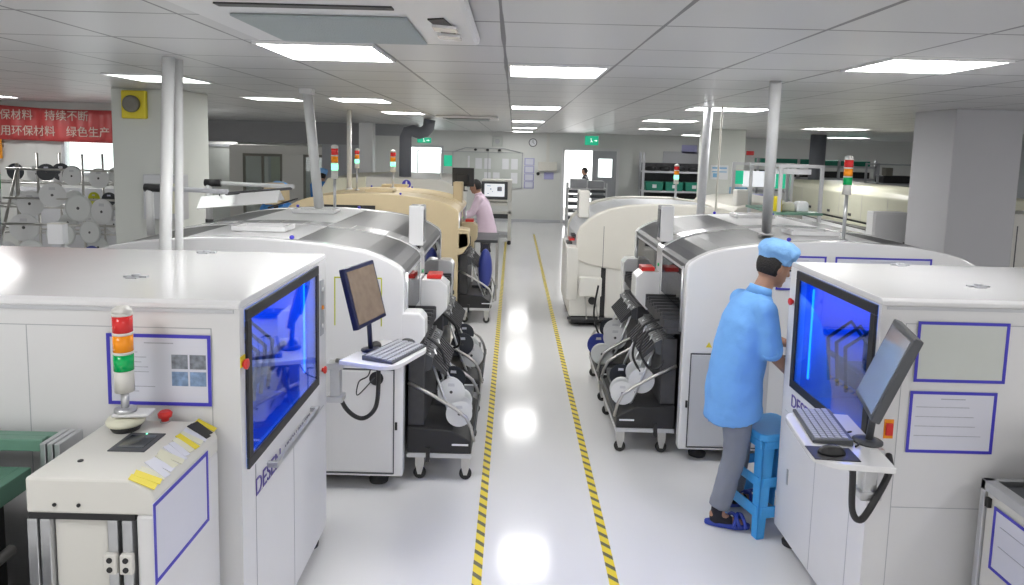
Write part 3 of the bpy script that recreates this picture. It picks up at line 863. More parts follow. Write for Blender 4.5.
def mounter(x0, y0, L, s, label, paint='white_gloss', hood='hood', extras=(), name='chip_mounter', spine=(0.80, 1.02), tower=None, mon=True, group='chip mounting machines', near_box=True):
    """aisle face at x0, near end at y0; local x runs inward by -s"""
    r = thing(name, label, 'machine', (x0, y0, 0), group=group)
    i = -s
    A = arch()

    def px(prof):
        return [(i * u, z) for u, z in prof]
    side = [(0, 0.1)] + A + [(W_M, 0.1)]
    MB().prism(px(side), 'y', 0, 0.09).build('side_panel', M[paint], r, bevel=0.012)
    MB().prism(px(side), 'y', L - 0.09, L).build('side_panel', M[paint], r, bevel=0.012)
    MB().box(i * 0.03, i * (W_M - 0.03), 0.09, L - 0.09, 0.12, 0.93).build('chassis', M['dark'], r)
    inner = MB().box(i * 0.42, i * (W_M - 0.42), 0.09, L - 0.09, 0.93, 1.30)
    inner.box(i * 0.12, i * 0.42, 0.2, L - 0.2, 1.12, 1.20).box(i * 0.20, i * 0.34, spine[0] * 0.4, spine[0] * 0.4 + 0.16, 0.98, 1.3).box(i * 0.20, i * 0.34, spine[1] + 0.4, spine[1] + 0.56, 0.98, 1.3)
    inner.build('placement_gantry', M['grey_paint'], r)
    a = [(u, z - 0.004) for u, z in A]
    half = [p for p in a if p[0] <= 0.71]
    mid = [p for p in A if 0.69 <= p[0] <= W_M - 0.69]
    far = [p for p in a if p[0] >= W_M - 0.71]
    MB().shell(px(mid), 0.09, L - 0.09, 0.02).build('roof', M['white' if paint == 'white_gloss' else paint], r)
    MB().shell(px([(u, z + 0.004) for u, z in A]), spine[0], spine[1], 0.03).build('roof_spine', M[paint], r, bevel=0.004)
    for y0_, y1_ in ((0.09, spine[0]), (spine[1], L - 0.09)):
        for hf in (half, far):
            h = MB().shell(px(hf), y0_, y1_, 0.012).build('hood', M[hood], r)
            e = hf[0] if hf is half else hf[-1]
            MB().box(i * e[0], i * (e[0] + (0.02 if hf is half else -0.02)), y0_, y1_, e[1] - 0.022, e[1]).build('hood_edge', M['light_grey'], h)
        # upright glass below the hood's front edge
        MB().box(i * 0.004, i * 0.012, y0_ + 0.02, y1_ - 0.02, 1.10, 1.41).build('front_glass', M['smoke_glass'], r)
        fb = MB().box(i * -0.10, i * 0.30, y0_ + 0.02, y1_ - 0.02, 0.93, 0.965)
        n = int((y1_ - y0_) / 0.035)
        for k in range(n):
            yy = y0_ + 0.03 + k * 0.035
            fb.box(i * -0.12, i * 0.28, yy, yy + 0.02, 0.965, 1.03 + 0.02 * (k % 3))
        fb.build('feeder_bank', M['dark'], r)
    # posts of the front frame
    MB().box(i * 0.0, i * 0.05, spine[0], spine[1], 0.93, 1.44).build('front_post', M[paint], r, bevel=0.004)
    for yy in (0.10, L - 0.13):
        MB().tube([(i * 0.0, yy + 0.01, 0.95), (i * 0.0, yy + 0.01, 1.43)], 0.012, 8).build('front_rail', M['alu'], r)
    # control boxes with red lids standing out at the post and near end
    cb = MB().prism([(i * 0.0, 0.98), (i * -0.10, 0.92), (i * -0.20, 1.03), (i * -0.20, 1.20), (i * -0.14, 1.25), (i * 0.0, 1.25)], 'y', spine[0] + 0.02, spine[0] + 0.24).build('control_box', M[paint], r, bevel=0.01)
    MB().box(i * -0.15, i * -0.04, spine[0] + 0.05, spine[0] + 0.20, 1.25, 1.285).build('red_lid', M['red'], cb, bevel=0.006)
    MB().lathe((i * -0.01, spine[0] + 0.1, 1.30), [(0.014, 0), (0.014, -i * -0.02)], 'x', 12).build('green_button', M['green'], cb)
    if near_box:
        MB().prism([(i * 0.02, 0.90), (i * -0.06, 0.93), (i * -0.135, 1.04), (i * -0.135, 1.15), (i * -0.10, 1.19), (i * 0.02, 1.19)], 'y', 0.0, 0.15).build('corner_box', M[paint], r, bevel=0.012)
    MB().prism([(i * 0.02, 0.72), (i * -0.12, 0.80), (i * -0.135, 1.15), (i * -0.10, 1.19), (i * 0.02, 1.19)], 'y', L - 0.2, L - 0.02).build('corner_box', M[paint], r, bevel=0.012)
    # lifting handles and blue dots on the roof
    for hy in (spine[0] * 0.35, spine[1] + 0.55):
        for hx in (0.86, 1.14):
            pass
        MB().box(i * 0.84, i * 1.20, hy, hy + 0.02, 1.652, 1.685).box(i * 0.84, i * 0.87, hy + 0.02, hy + 0.2, 1.652, 1.685).box(i * 1.17, i * 1.20, hy + 0.02, hy + 0.2, 1.652, 1.685).box(i * 0.84, i * 1.20, hy + 0.2, hy + 0.22, 1.652, 1.685).build('roof_handle', M[paint], r, bevel=0.004)
    for bx, by in ((0.72, 0.045), (0.78, L - 0.045), (1.36, L - 0.045)):
        z = 1.64
        MB().ball((i * bx, by, z + 0.01), (0.016, 0.016, 0.014), seg=10, rings=6).build('blue_knob', M['blue_mark'], r)
    if mon:
        m = MB().box(i * -0.01, i * 0.10, spine[0] + 0.05, spine[1] - 0.01, 1.50, 1.80).build('operator_panel', M['white_gloss'], r, bevel=0.008)
        MB().box(i * -0.014, i * -0.010, spine[0] + 0.07, spine[1] - 0.03, 1.53, 1.77).build('panel_screen', M['lcd'], m)
        MB().box(i * 0.02, i * 0.08, spine[0] + 0.08, spine[1] - 0.04, 1.45, 1.50).build('panel_neck', M['black'], m)
    # end panel details: cabinet door, cable port
    door = MB().box(i * 0.065, i * 0.62, -0.006, 0.0, 0.135, 0.805).build('cabinet_door', M['white' if s > 0 else 'light_grey'], r, bevel=0.003)
    MB().box(i * 0.055, i * 0.062, -0.004, 0.0, 0.12, 0.82).box(i * 0.062, i * 1.6, -0.004, 0.0, 0.812, 0.822).box(i * 0.062, i * 1.6, -0.004, 0.0, 0.118, 0.128).build('door_gap', M['charcoal'], r)
    MB().box(i * 0.035, i * 0.05, -0.01, 0, 0.42, 0.47).build('door_catch', M['black'], door)
    for fx in (0.18, W_M - 0.2):
        for fy in (0.15, L - 0.15):
            MB().lathe((i * fx, fy, 0), [(0.062, 0), (0.066, 0.02), (0.025, 0.04), (0.02, 0.13)], seg=18).build('levelling_foot', M['rubber'], r)
    if tower:
        signal_tower(r, i * tower[0], tower[1], 1.64, tower[2], tower[3], tower[4], tower[5])
    return r


mb_l = mounter(-0.672, 4.35, 2.30, 1, 'white chip mounter with arched grey hoods behind the left monitor', tower=(0.94, 1.98, 0.29, 'green', 0.031, 0.068))
MB().lathe((-0.17, 0, 0.76), [(0.045, -0.014), (0.045, 0.0)], 'y', 20).build('cable_port', M['black'], mb_l)
MB().box(-0.44, -0.14, -0.003, 0, 1.405, 1.413).box(-0.145, -0.138, -0.003, 0, 1.1, 1.405).box(-0.44, -0.433, -0.003, 0, 1.1, 1.405).build('yellow_outline', M['reel_lime'], mb_l)
mb_r = mounter(1.245, 4.88, 2.15, -1, 'white chip mounter with dark arched hoods behind the worker in blue', hood='hood_dark', spine=(0.85, 1.05), tower=(1.13, 0.10, 0.335, None, 0.030, 0.062), near_box=False)
MB().prism([(0.16, 0.865), (0.205, 0.865), (0.1825, 0.905)], 'y', -0.002, 0).build('warning_label', M['yellow'], mb_r)

# tan machine (two modules) beyond the left mounter
mt = mounter(-0.66, 8.55, 1.5, 1, 'tan arched chip mounter beyond the white one on the left', paint='tan', hood='tan', mon=False, spine=(0.66, 0.80), tower=(1.39, 0.65, 0.29, 'green', 0.030, 0.058))
for o in mt.children:
    if o.name.startswith('cabinet_door') or o.name.startswith('roof_handle'):
        pass
MB().box(-1.72, -1.02, -0.006, 0, 1.40, 1.50).build('vent_slot', M['black'], mt)
MB().prism([(0.0, 0.98), (0.13, 1.02), (0.13, 1.22), (0.0, 1.24)], 'y', 0.0, 0.3).build('corner_cover', M['tan'], mt, bevel=0.01)
signal_tower(mt, -1.03, 1.30, 1.64, 0.23, 'green', 0.038, 0.068)
for c in list(mt.children):
    if c.name.split('.')[0] == 'cabinet_door':
        c.data.materials[0] = M['tan']
# monitor arm on the tan machine
MB().box(-0.16, -0.03, 1.05, 1.25, 1.40, 1.76).build('monitor_post', M['tan'], mt, bevel=0.015)
mm = monitor('monitor', 'black monitor seen from behind above the tan machine, by the pink smock', (-0.70, 9.84, 1.82), (0.15, 1), 0.31, 0.26, 0.05, 'lcd', (0, 0, 1.62))

# the cream machine after it with the thick exhaust duct
g = thing('reflow_machine', 'long pale machine with a round blue sign behind the tan mounter', 'machine', (-0.95, 11.9, 0))
MB().prism([(0, 0.1), (0, 1.45), (-0.08, 1.60), (-0.3, 1.68), (-1.55, 1.70), (-1.55, 0.1)], 'y', 0, 2.6).build('body', M['warm_white'], g, bevel=0.02)
MB().prism([(-1.552, 0.1), (-1.552, 1.70), (-1.75, 1.68), (-2.2, 1.66), (-2.3, 1.5), (-2.3, 0.1)], 'y', 0.0, 2.5).build('end_module', M['cream'], g, bevel=0.02)
MB().lathe((-0.86, 0, 1.585), [(0.075, -0.006), (0.075, 0.0)], 'y', 24).build('round_sign', M['blue_mark'], g)
MB().box(-0.875, -0.845, -0.009, -0.0065, 1.55, 1.62).lathe((-0.86, 0, 1.63), [(0.012, -0.009), (0.012, -0.0065)], 'y', 10).build('sign_symbol', M['paper_white'], g)
dk = MB()
P = [(-0.96, 0.5, 1.69), (-0.96, 0.5, 2.1), (-0.96, 0.5, 2.38), (-0.92, 0.5, 2.48), (-0.83, 0.5, 2.50), (-0.72, 0.5, 2.46), (-0.62, 0.5, 2.49), (-0.56, 0.5, 2.56), (-0.54, 0.5, 2.70)]
dk.tube(P, 0.105, 18)
dk.build('exhaust_duct', M['duct'], g)
gf = MB().box(-0.30, -0.28, 0.1, 0.14, 1.66, 2.12)
gf.build('frame_post', M['alu'], g)

# inspection machine with big screen at the end of the left line
q = thing('inspection_machine', 'white inspection machine with a large lit screen at the end of the aisle', 'machine', (-0.72, 16.1, 0))
MB().box(0, 0.70, 0.0, 0.7, 1.00, 1.06).box(0, 0.10, 0.0, 0.7, 1.06, 1.50).box(0.60, 0.70, 0, 0.7, 1.06, 1.50).box(0.1, 0.6, 0.02, 0.7, 1.44, 1.50).box(0.1, 0.6, 0.3, 0.7, 1.06, 1.44).build('cabinet', M['warm_white'], q, bevel=0.008)
MB().box(0, 0.60, 0.02, 0.6, 0.90, 0.98).box(0.0, 0.70, 0.0, 0.05, 0.72, 0.78).build('drawer', M['warm_white'], q, bevel=0.005)
for lx, ly in ((0, 0), (0.62, 0), (0, 0.62), (0.62, 0.62)):
    MB().box(lx, lx + 0.08, ly, ly + 0.08, 0.10, 1.0).build('leg', M['warm_white'], q)
    MB().lathe((lx + 0.04, ly + 0.04, 0), [(0.02, 0), (0.045, 0.012), (0.045, 0.07), (0.02, 0.1)], seg=14).build('caster', M['rubber'], q)
MB().box(0.08, 0.62, 0.04, 0.66, 0.16, 0.22).build('lower_shelf', M['grey_paint'], q)
MB().box(0.08, 0.62, 0.1, 0.5, 0.6, 0.7).build('equipment_box', M['charcoal'], q)
sc = MB().box(0.0, 0.60, -0.02, 0.02, 1.05, 1.46).build('screen_bezel', M['charcoal'], q, bevel=0.01)
MB().box(0.07, 0.53, -0.024, -0.020, 1.12, 1.41).build('screen', M['lcd_white'], sc)
ic = MB()
for k, (a, b, w, h) in enumerate(((0.12, 1.35, 0.10, 0.02), (0.20, 1.27, 0.03, 0.04), (0.25, 1.22, 0.02, 0.03), (0.36, 1.24, 0.11, 0.11), (0.13, 1.18, 0.05, 0.02))):
    ic.box(a, a + w, -0.0265, -0.0242, b, b + h)
ic.build('screen_marks', M['paper_text'], sc)

# ------------------------------------------------------------------ beige machines at the far right
def beige_machine(x0, y0, L, label, mirror=False, mon=True):
    r = thing('chip_mounter', label, 'machine', (x0, y0, 0), group='beige machines further along the right line')
    # drum shaped upper cover over a narrower base
    up = [(0.12, 0.86), (0.12, 1.18), (0.16, 1.28), (0.25, 1.37), (0.36, 1.45), (0.52, 1.52), (0.75, 1.57), (1.05, 1.59), (1.6, 1.59), (1.95, 1.55), (2.2, 1.48), (2.2, 0.70), (1.0, 0.70), (0.45, 0.77), (0.26, 0.81)]
    MB().prism(up, 'y', 0, 0.12).build('side_panel', M['beige'], r, bevel=0.02)
    MB().prism(up, 'y', L - 0.12, L).build('side_panel', M['beige'], r, bevel=0.02)
    MB().prism([(u + 0.01, z - 0.03) for u, z in up], 'y', 0.12, L - 0.12).build('roof', M['light_grey'], r)
    MB().box(0.45, 0.456, -0.003, 0, 0.77, 1.30).build('panel_seam', M['charcoal'], r)
    MB().box(0.05, 0.44, 0.02, L, 0.14, 0.95).box(0.50, 2.1, 0.02, L, 0.05, 0.80).build('base_cabinet', M['warm_white'], r, bevel=0.01)
    MB().box(0.44, 0.50, 0.03, L - 0.1, 0.05, 0.8).box(0.08, 0.44, 0.05, L, 0.05, 0.14).build('base_recess', M['black'], r)
    MB().box(0.0, 0.15, 0.0, 0.3, 0.35, 1.02).build('front_cover', M['warm_white'], r, bevel=0.015)
    MB().box(0.16, 0.44, -0.10, 0.01, 0.42, 0.66).build('terminal_box', M['warm_white'], r, bevel=0.015)
    MB().tube([(0.24, -0.05, 0.42), (0.27, -0.04, 0.12)], 0.010, 8).tube([(0.36, -0.05, 0.42), (0.42, -0.03, 0.12)], 0.010, 8).build('terminal_legs', M['steel'], r)
    MB().lathe((0.33, -0.05, 0.36), [(0.045, -0.03), (0.05, 0.0), (0.045, 0.03)], 'y', 16).build('fan_unit', M['black'], r)
    MB().box(0.03, 2.1, 0.0, 0.03, 0.10, 0.13).build('base_rail', M['dark'], r)
    for k in range(3):
        MB().box(0.02 + 0.03 * k, 0.09 + 0.03 * k, 0.3, 0.5, 1.02 + 0.05 * k, 1.05 + 0.05 * k).build('switch_block', M['red' if k == 1 else 'dark'], r)
    if mon:
        m = MB().box(0.16, 0.30, 0.35, 0.60, 1.36, 1.72).build('operator_panel', M['warm_white'], r, bevel=0.02)
        MB().box(0.156, 0.160, 0.38, 0.57, 1.42, 1.68).build('panel_screen', M['lcd'], m)
    for fx, fy in ((0.15, 0.2), (2.0, 0.2), (0.15, L - 0.2), (2.0, L - 0.2)):
        MB().lathe((fx, fy, 0), [(0.05, 0), (0.05, 0.02), (0.02, 0.05)], seg=14).build('levelling_foot', M['rubber'], r)
    return r


be1 = beige_machine(0.70, 8.7, 1.55, 'beige drum topped machine behind the dark hooded mounter on the right')
signal_tower(be1, 1.65, 1.40, 1.585, 0.20, 'green', 0.036, 0.064)
bx = thing('chip_mounter', 'pale machine with a tall white operator panel, right of the thin cable pipe', 'machine', (3.0, 9.6, 0))
MB().prism([(0, 0.0), (0, 1.40), (0.1, 1.5), (0.4, 1.56), (1.0, 1.58), (1.0, 0.0)], 'y', 0, 2.2).build('body', M['beige'], bx, bevel=0.015)
MB().box(0.14, 0.36, 0.2, 0.4, 1.50, 1.74).build('operator_panel', M['warm_white'], bx, bevel=0.02)
MB().box(0.05, 0.3, -0.004, 0, 1.30, 1.33).build('vent_slot', M['dark'], bx)


# ------------------------------------------------------------------ component reels (built once, then copied)
def make_reel(flange, tape, label, name='component_reel'):
    r = thing(name, label, 'reel')
    f = MB()
    for y in (-0.006, 0.006):
        if flange == 'reel_clear':       # open flange: rim, hub disc and three spokes
            f.lathe((0, y, 0), [(0.076, -0.0010), (0.089, -0.0010), (0.089, 0.0010), (0.076, 0.0010)], 'y', 28)
            f.lathe((0, y, 0), [(0.036, -0.0010), (0.036, 0.0010)], 'y', 20)
            for q in range(3):
                Rq = Matrix.Rotation(q * 2 * PI / 3 + 0.4, 3, 'Y')
                f.obox(Rq @ Vector((0.056, 0, 0)) + Vector((0, y, 0)), (0.05, 0.0018, 0.022), Rq)
        else:
            f.lathe((0, y, 0), [(0.089, -0.0008), (0.089, 0.0008)], 'y', 28)
    f.lathe((0, 0, 0), [(0.028, -0.008), (0.028, 0.008)], 'y', 18)
    f.build('flange', M[flange], r)
    MB().lathe((0, 0, 0), [(0.07, -0.005), (0.07, 0.005)], 'y', 24).build('wound_tape', M[tape], r)
    MB().lathe((0, 0, 0), [(0.010, -0.0095), (0.010, 0.0095)], 'y', 10).build('hub', M['dark'], r)
    if flange != 'reel_clear':
        lb = MB().prism([(-0.022, 0.038), (0.022, 0.038), (0.020, 0.058), (-0.020, 0.058)], 'y', -0.0078, -0.0070)
        lb.build('reel_label', M['light_grey' if flange != 'reel_dark' else 'paper'], r)
    return r


reel_protos = {}


def reel(kind, loc, rotz, label, sc=1.0, group='component reels'):
    if kind not in reel_protos:
        r = make_reel(kind, 'reel_tape', label)
        reel_protos[kind] = r
        r.location = loc; r.rotation_euler = (0, 0, rotz); r.scale = (sc, sc, sc)
    else:
        r = copy_tree(reel_protos[kind], loc, rotz, label, (sc, sc, sc))
    r['group'] = group
    return r


notice('framed_notice', 'blue bordered sheet just visible between the worker and the right printer', 2.045, 4.876, 1.42, 0.345, 0.245, rows=3, seed=15)
notice('framed_notice', 'wide blue bordered sheet on the right mounter, only its top edge showing', 2.62, 4.876, 1.42, 0.68, 0.245, rows=3, seed=16)
# ------------------------------------------------------------------ feeder carts docked under the mounters
def cart(x0, y0, s, L, label, bx=0.43):
    """docked edge at x0, handle side sticks out by bx in direction s"""
    r = thing('feeder_cart', label, 'feeder cart', (x0, y0, 0), group='feeder carts docked along the aisle')
    o = lambda u: s * u
    MB().prism([(o(0.0), 0.20), (o(bx), 0.20), (o(bx), 0.29), (o(0.30), 0.36), (o(0), 0.38)], 'y', 0, L).build('cart_base', M['black'], r, bevel=0.008)
    MB().box(o(0.0), o(bx + 0.004), -0.006, L + 0.006, 0.175, 0.205).build('base_rail', M['alu'], r)
    MB().box(o(0.0), o(0.11), 0.03, L - 0.03, 0.38, 0.88).build('cart_tower', M['dark'], r, bevel=0.006)
    MB().prism([(o(0.02), 0.88), (o(0.10), 0.74), (o(0.15), 0.76), (o(0.16), 0.84), (o(0.05), 0.90)], 'y', 0.06, L - 0.06).build('feeder_rack', M['charcoal'], r)
    fd = MB()
    n = int((L - 0.16) / 0.05)
    for k in range(n):
        yy = 0.08 + k * 0.05
        fd.prism([(o(0.0), 0.91), (o(0.13), 0.81), (o(0.24), 0.71), (o(0.255), 0.73), (o(0.15), 0.845), (o(0.0), 0.945)], 'y', yy, yy + 0.016)
    fd.build('feeder_tails', M['dark'], r)
    # slatted tray and scrap box
    MB().box(o(0.14), o(0.40), L * 0.55, L - 0.02, 0.37, 0.40).box(o(0.15), o(0.40), L * 0.55, L - 0.02, 0.34, 0.37).build('slatted_tray', M['charcoal'], r)
    for yy in (0.02, L - 0.02):
        MB().tube([(o(0.0), yy, 0.68), (o(0.16), yy, 0.60), (o(0.32), yy, 0.505), (o(0.39), yy, 0.45), (o(0.425), yy, 0.38), (o(0.445), yy, 0.285)], 0.012, 10).build('handle_tube', M['steel'], r)
    for kk, yy in enumerate((0.10, 0.20, L * 0.45, L * 0.56, L * 0.8)):
        MB().tube([(o(0.13 + 0.02 * (kk % 2)), yy, 0.86), (o(0.25 + 0.02 * (kk % 3)), yy + 0.01, 0.50), (o(0.35 + 0.02 * (kk % 2)), yy + 0.01, 0.25)], 0.0095, 8).build('brace_tube', M['alu'], r)
    MB().tube([(o(0.445), 0.02, 0.33), (o(0.445), L - 0.02, 0.33)], 0.010, 8).build('cross_tube', M['charcoal'], r)
    for (u, yy) in ((bx - 0.04, 0.06), (bx - 0.04, L - 0.06), (0.08, 0.06), (0.08, L - 0.06)):
        cs = MB().lathe((o(u), yy, 0.042), [(0.030, -0.012), (0.042, -0.009), (0.042, 0.009), (0.030, 0.012)], 'y', 18).build('caster', M['rubber'], r)
        MB().prism([(o(u - 0.03), 0.10), (o(u + 0.03), 0.10), (o(u + 0.012), 0.035), (o(u - 0.012), 0.035)], 'y', yy - 0.02, yy - 0.015).box(o(u - 0.03), o(u + 0.03), yy - 0.02, yy + 0.02, 0.10, 0.175).build('caster_fork', M['steel'], cs)
    MB().box(o(bx * 0.3), o(bx * 0.36), -0.02, 0.0, 0.15, 0.25).build('foot_pedal', M['black'], r)
    MB().box(o(0.30), o(0.41), -0.003, 0.0, 0.26, 0.272).build('cart_label', M['paper_white'], r)
    return r


cart(-0.665, 4.49, 1, 0.80, 'black feeder cart with bent steel handles, nearest on the left side')
cart(-0.665, 5.68, 1, 0.84, 'black feeder cart on the left side, second from the front')
cart(1.24, 5.0, -1, 0.84, 'black feeder cart with blue corner, nearest on the right side beside the worker')
cart(1.24, 6.05, -1, 0.80, 'black feeder cart on the right side, second from the front')
cart(-0.66, 8.75, 1, 0.9, 'feeder cart docked at the tan machine, below the blue bag', 0.40)

GL, GR = 'reels on the left feeder carts', 'reels on the right feeder carts'
for k, (kind, x, y, z, lab, grp, sc) in enumerate([
    ('reel_white', -0.385, 4.62, 0.585, 'large white reel, upper one on the nearest left cart', GL, 1.05),
    ('reel_white', -0.325, 4.56, 0.455, 'white reel low at the front corner of the nearest left cart', GL, 1.0),
    ('reel_clear', -0.40, 4.70, 0.57, 'milky reel behind the upper white one on the nearest left cart', GL, 1.05),
    ('reel_white', -0.33, 4.66, 0.455, 'white reel behind the low one on the nearest left cart', GL, 1.0),
    ('reel_clear', -0.34, 4.80, 0.46, 'milky reel in the middle of the nearest left cart', GL, 1.0),
    ('reel_dark', -0.40, 4.98, 0.56, 'dark reel at the rear of the nearest left cart', GL, 1.0),
    ('reel_dark', -0.40, 5.86, 0.56, 'black reel on the second left cart, beside its handle', GL, 1.1),
    ('reel_white', -0.32, 5.88, 0.46, 'white reel low on the second left cart', GL, 1.15),
    ('reel_clear', -0.35, 6.02, 0.50, 'milky reel behind the white one on the second left cart', GL, 1.0),
    ('reel_dark', -0.41, 6.22, 0.56, 'dark reel at the rear of the second left cart', GL, 1.0),
    ('reel_white', 0.862, 5.10, 0.435, 'white reel low at the outer corner of the nearest right cart', GR, 1.0),
    ('reel_white', 1.005, 5.12, 0.53, 'white reel with dark marks, upper one on the nearest right cart', GR, 1.1),
    ('reel_clear', 0.87, 5.22, 0.43, 'milky reel behind the low white one on the nearest right cart', GR, 1.0),
    ('reel_clear', 1.00, 5.26, 0.55, 'milky reel behind the marked one on the nearest right cart', GR, 1.05),
    ('reel_clear', 1.06, 5.40, 0.64, 'large milky reel above the nearest right cart under the tray', GR, 1.2),
    ('reel_dark', 0.90, 5.45, 0.46, 'dark reel at the rear of the nearest right cart', GR, 1.0),
    ('reel_clear', 0.835, 6.12, 0.43, 'clear reel at the outer corner of the second right cart', GR, 1.1),
    ('reel_blue', 0.83, 6.36, 0.45, 'blue reel with a green sticker on the second right cart', GR, 1.15),
    ('reel_white', 0.96, 6.20, 0.56, 'white reel high on the second right cart', GR, 1.2),
    ('reel_white', 0.98, 6.36, 0.58, 'second white reel high on the second right cart, behind the first', GR, 1.2),
    ('reel_dark', 0.95, 6.55, 0.56, 'dark reel at the rear of the second right cart', GR, 1.0),
]):
    reel(kind, (x, y, z), 0.15 * math.sin(k * 2.3), lab, sc, grp)

# loose bundles of feeder cable
for k, (pts, lab) in enumerate([
    ([(-0.64, 4.72, 0.98), (-0.47, 4.70, 0.86), (-0.43, 4.68, 0.66), (-0.47, 4.66, 0.58), (-0.53, 4.64, 0.56)], 'black cable drooping over the nearest left cart'),
    ([(-0.55, 5.5, 0.92), (-0.44, 5.52, 0.82), (-0.40, 5.55, 0.66), (-0.46, 5.6, 0.60)], 'black cable between the two left carts'),
    ([(1.20, 5.06, 0.98), (1.02, 5.05, 0.92), (0.97, 5.03, 0.78), (1.04, 5.02, 0.66), (1.13, 5.03, 0.68), (1.16, 5.06, 0.82)], 'black cable looping in front of the nearest right cart'),
    ([(1.16, 5.16, 1.0), (1.00, 5.14, 0.94), (0.93, 5.12, 0.74), (0.99, 5.12, 0.6)], 'second black cable hanging beside the loop on the right cart'),
    ([(0.88, 6.9, 0.9), (0.84, 6.85, 0.62), (0.90, 6.8, 0.42), (1.02, 6.8, 0.40)], 'thin cable by the beige machine, beyond the right carts'),
]):
    cable('cable', lab, pts, 0.010)


# ------------------------------------------------------------------ loader with light tower in front of the left printer
ld = thing('board_loader', 'white loader cabinet with light tower and touch screen at bottom left', 'machine', (-1.085, 2.06, 0))
# local x from -0.43 (left) to 0 (right), y 0..0.53, top at z 1.20
prof = [(-0.40, 1.085), (-0.40, 1.20), (-0.075, 1.20), (-0.012, 1.165), (0.0, 1.14), (0.0, 1.085)]
MB().prism(prof, 'y', 0, 0.47).build('top_housing', M['warm_white'], ld, bevel=0.008)
MB().box(-0.06, 0.0, 0.0, 0.47, 0.05, 1.085).build('side_panel', M['white'], ld, bevel=0.01)
MB().box(-0.395, -0.065, 0.004, 0.49, 1.065, 1.085).box(-0.38, -0.08, 0.05, 0.48, 0.06, 1.065).build('inner_cabinet', M['black'], ld)
MB().box(-0.325, -0.155, 0.02, 0.05, 0.06, 1.06).build('front_panel', M['warm_white'], ld, bevel=0.004)
for x in (-0.40, -0.36, -0.15, -0.105):
    MB().box(x, x + 0.032, 0.0, 0.035, 0.05, 1.065).build('frame_post', M['alu'], ld, bevel=0.003)
for k, x in enumerate((-0.155, -0.105)):
    hh = MB().box(x, x + 0.04, -0.02, 0.0, 0.90, 0.965).build('hinge', M['warm_white'], ld, bevel=0.004)
    MB().lathe((x + 0.02, -0.021, 0.948), [(0.009, -0.002), (0.009, 0.004)], 'y', 12).lathe((x + 0.02, -0.021, 0.917), [(0.009, -0.002), (0.009, 0.004)], 'y', 12).build('hinge_screw', M['black'], hh)
for x in (-0.31, -0.235):
    MB().lathe((x, 0, 1.115), [(0.006, -0.004), (0.006, 0.0)], 'y', 10).build('screw', M['black'], ld)
MB().lathe((-0.30, 0.12, 1.20), [(0.009, 0), (0.009, 0.003)], seg=12).build('screw', M['black'], ld)
ts = MB().obox((-0.195, 0.27, 1.201), (0.125, 0.15, 0.006), Matrix.Rotation(0.0, 3, 'Z')).build('touch_screen', M['charcoal'], ld, bevel=0.002)
MB().box(-0.24, -0.15, 0.22, 0.32, 1.204, 1.2055).build('display', M['lcd'], ts)
MB().lathe((-0.195, 0.333, 1.2045), [(0.0035, 0), (0.0035, 0.002)], seg=8).build('status_light', M['green_lit'], ts)
eb = MB().lathe((-0.19, 0.455, 1.20), [(0.014, 0), (0.014, 0.018), (0.024, 0.02), (0.026, 0.034), (0.018, 0.042)], seg=20).build('emergency_button', M['red'], ld)
MB().lathe((-0.19, 0.455, 1.20), [(0.018, 0), (0.018, 0.005)], seg=18).build('button_collar', M['light_grey'], eb)
# chamfer tape: strips of worn yellow and black tape
random.seed(5)
n = 16
C3 = Matrix.Rotation(math.atan2(0.035, 0.063), 3, 'Y')
for k in range(n):
    y = 0.0 + k * 0.48 / n
    key = ['yellow', 'yellow', 'cream', 'paper', 'paper', 'cream', 'cream', 'paper', 'paper', 'cream', 'yellow', 'cream', 'paper', 'black', 'black', 'yellow'][k]
    MB().obox((-0.0435, y + 0.018, 1.1855 + 0.002 * random.random()), (0.074 + 0.014 * random.random(), 0.030, 0.002), C3 @ Matrix.Rotation(random.uniform(-0.3, 0.3), 3, 'Z')).build('edge_tape', M[key], ld)
nt_ = notice('framed_notice', 'blue bordered blank sheet on the side of the bottom left loader', -1.084, 2.235, 1.0, 0.385, 0.265, rows=0, facing='+x', seed=8)
# round plate and the big tower
MB().lathe((-0.295, 0.38, 1.20), [(0.045, 0), (0.055, 0.02), (0.05, 0.024)], seg=28).build('tower_foot', M['black'], ld)
MB().lathe((-0.295, 0.38, 1.224), [(0.062, 0), (0.066, 0.012), (0.060, 0.022), (0.02, 0.026)], seg=28).build('tower_disc', M['cream'], ld)
MB().obox((-0.265, 0.38, 1.262), (0.13, 0.07, 0.012), Matrix.Rotation(0.1, 3, 'Z')).build('tower_bracket', M['white'], ld, bevel=0.006)
signal_tower(ld, -0.295, 0.38, 1.268, 0.075, None, 0.0335, 0.070)

# magazine conveyor left of the loader: aluminium profile frame with green tinted plates
mg = thing('magazine_conveyor', 'aluminium and green magazine conveyor at the bottom left corner', 'conveyor', (-2.25, 1.7, 0))
for z in (1.115,):
    MB().box(-0.3, 0.575, 0.72, 0.76, z, z + 0.045).box(-0.3, 0.575, 0.78, 0.82, z - 0.01, z + 0.035).build('cross_profile', M['green_metal'], mg, bevel=0.004)
for k in range(3):
    MB().box(0.58 + 0.026 * k, 0.60 + 0.026 * k, 0.70, 0.84, 0.85, 1.155).build('upright_profile', M['alu'], mg, bevel=0.003)
MB().box(-0.3, 0.50, 0.42, 0.71, 1.045, 1.062).build('green_plate', M['green_metal'], mg, bevel=0.003)
MB().box(0.20, 0.42, 0.61, 0.69, 1.0625, 1.070).box(0.25, 0.30, 0.47, 0.50, 1.0625, 1.075).box(0.38, 0.42, 0.50, 0.53, 1.0625, 1.075).build('plate_fitting', M['black'], mg)
MB().box(0.50, 0.54, 0.40, 0.71, 0.99, 1.062).build('side_rail', M['green_metal'], mg, bevel=0.003)
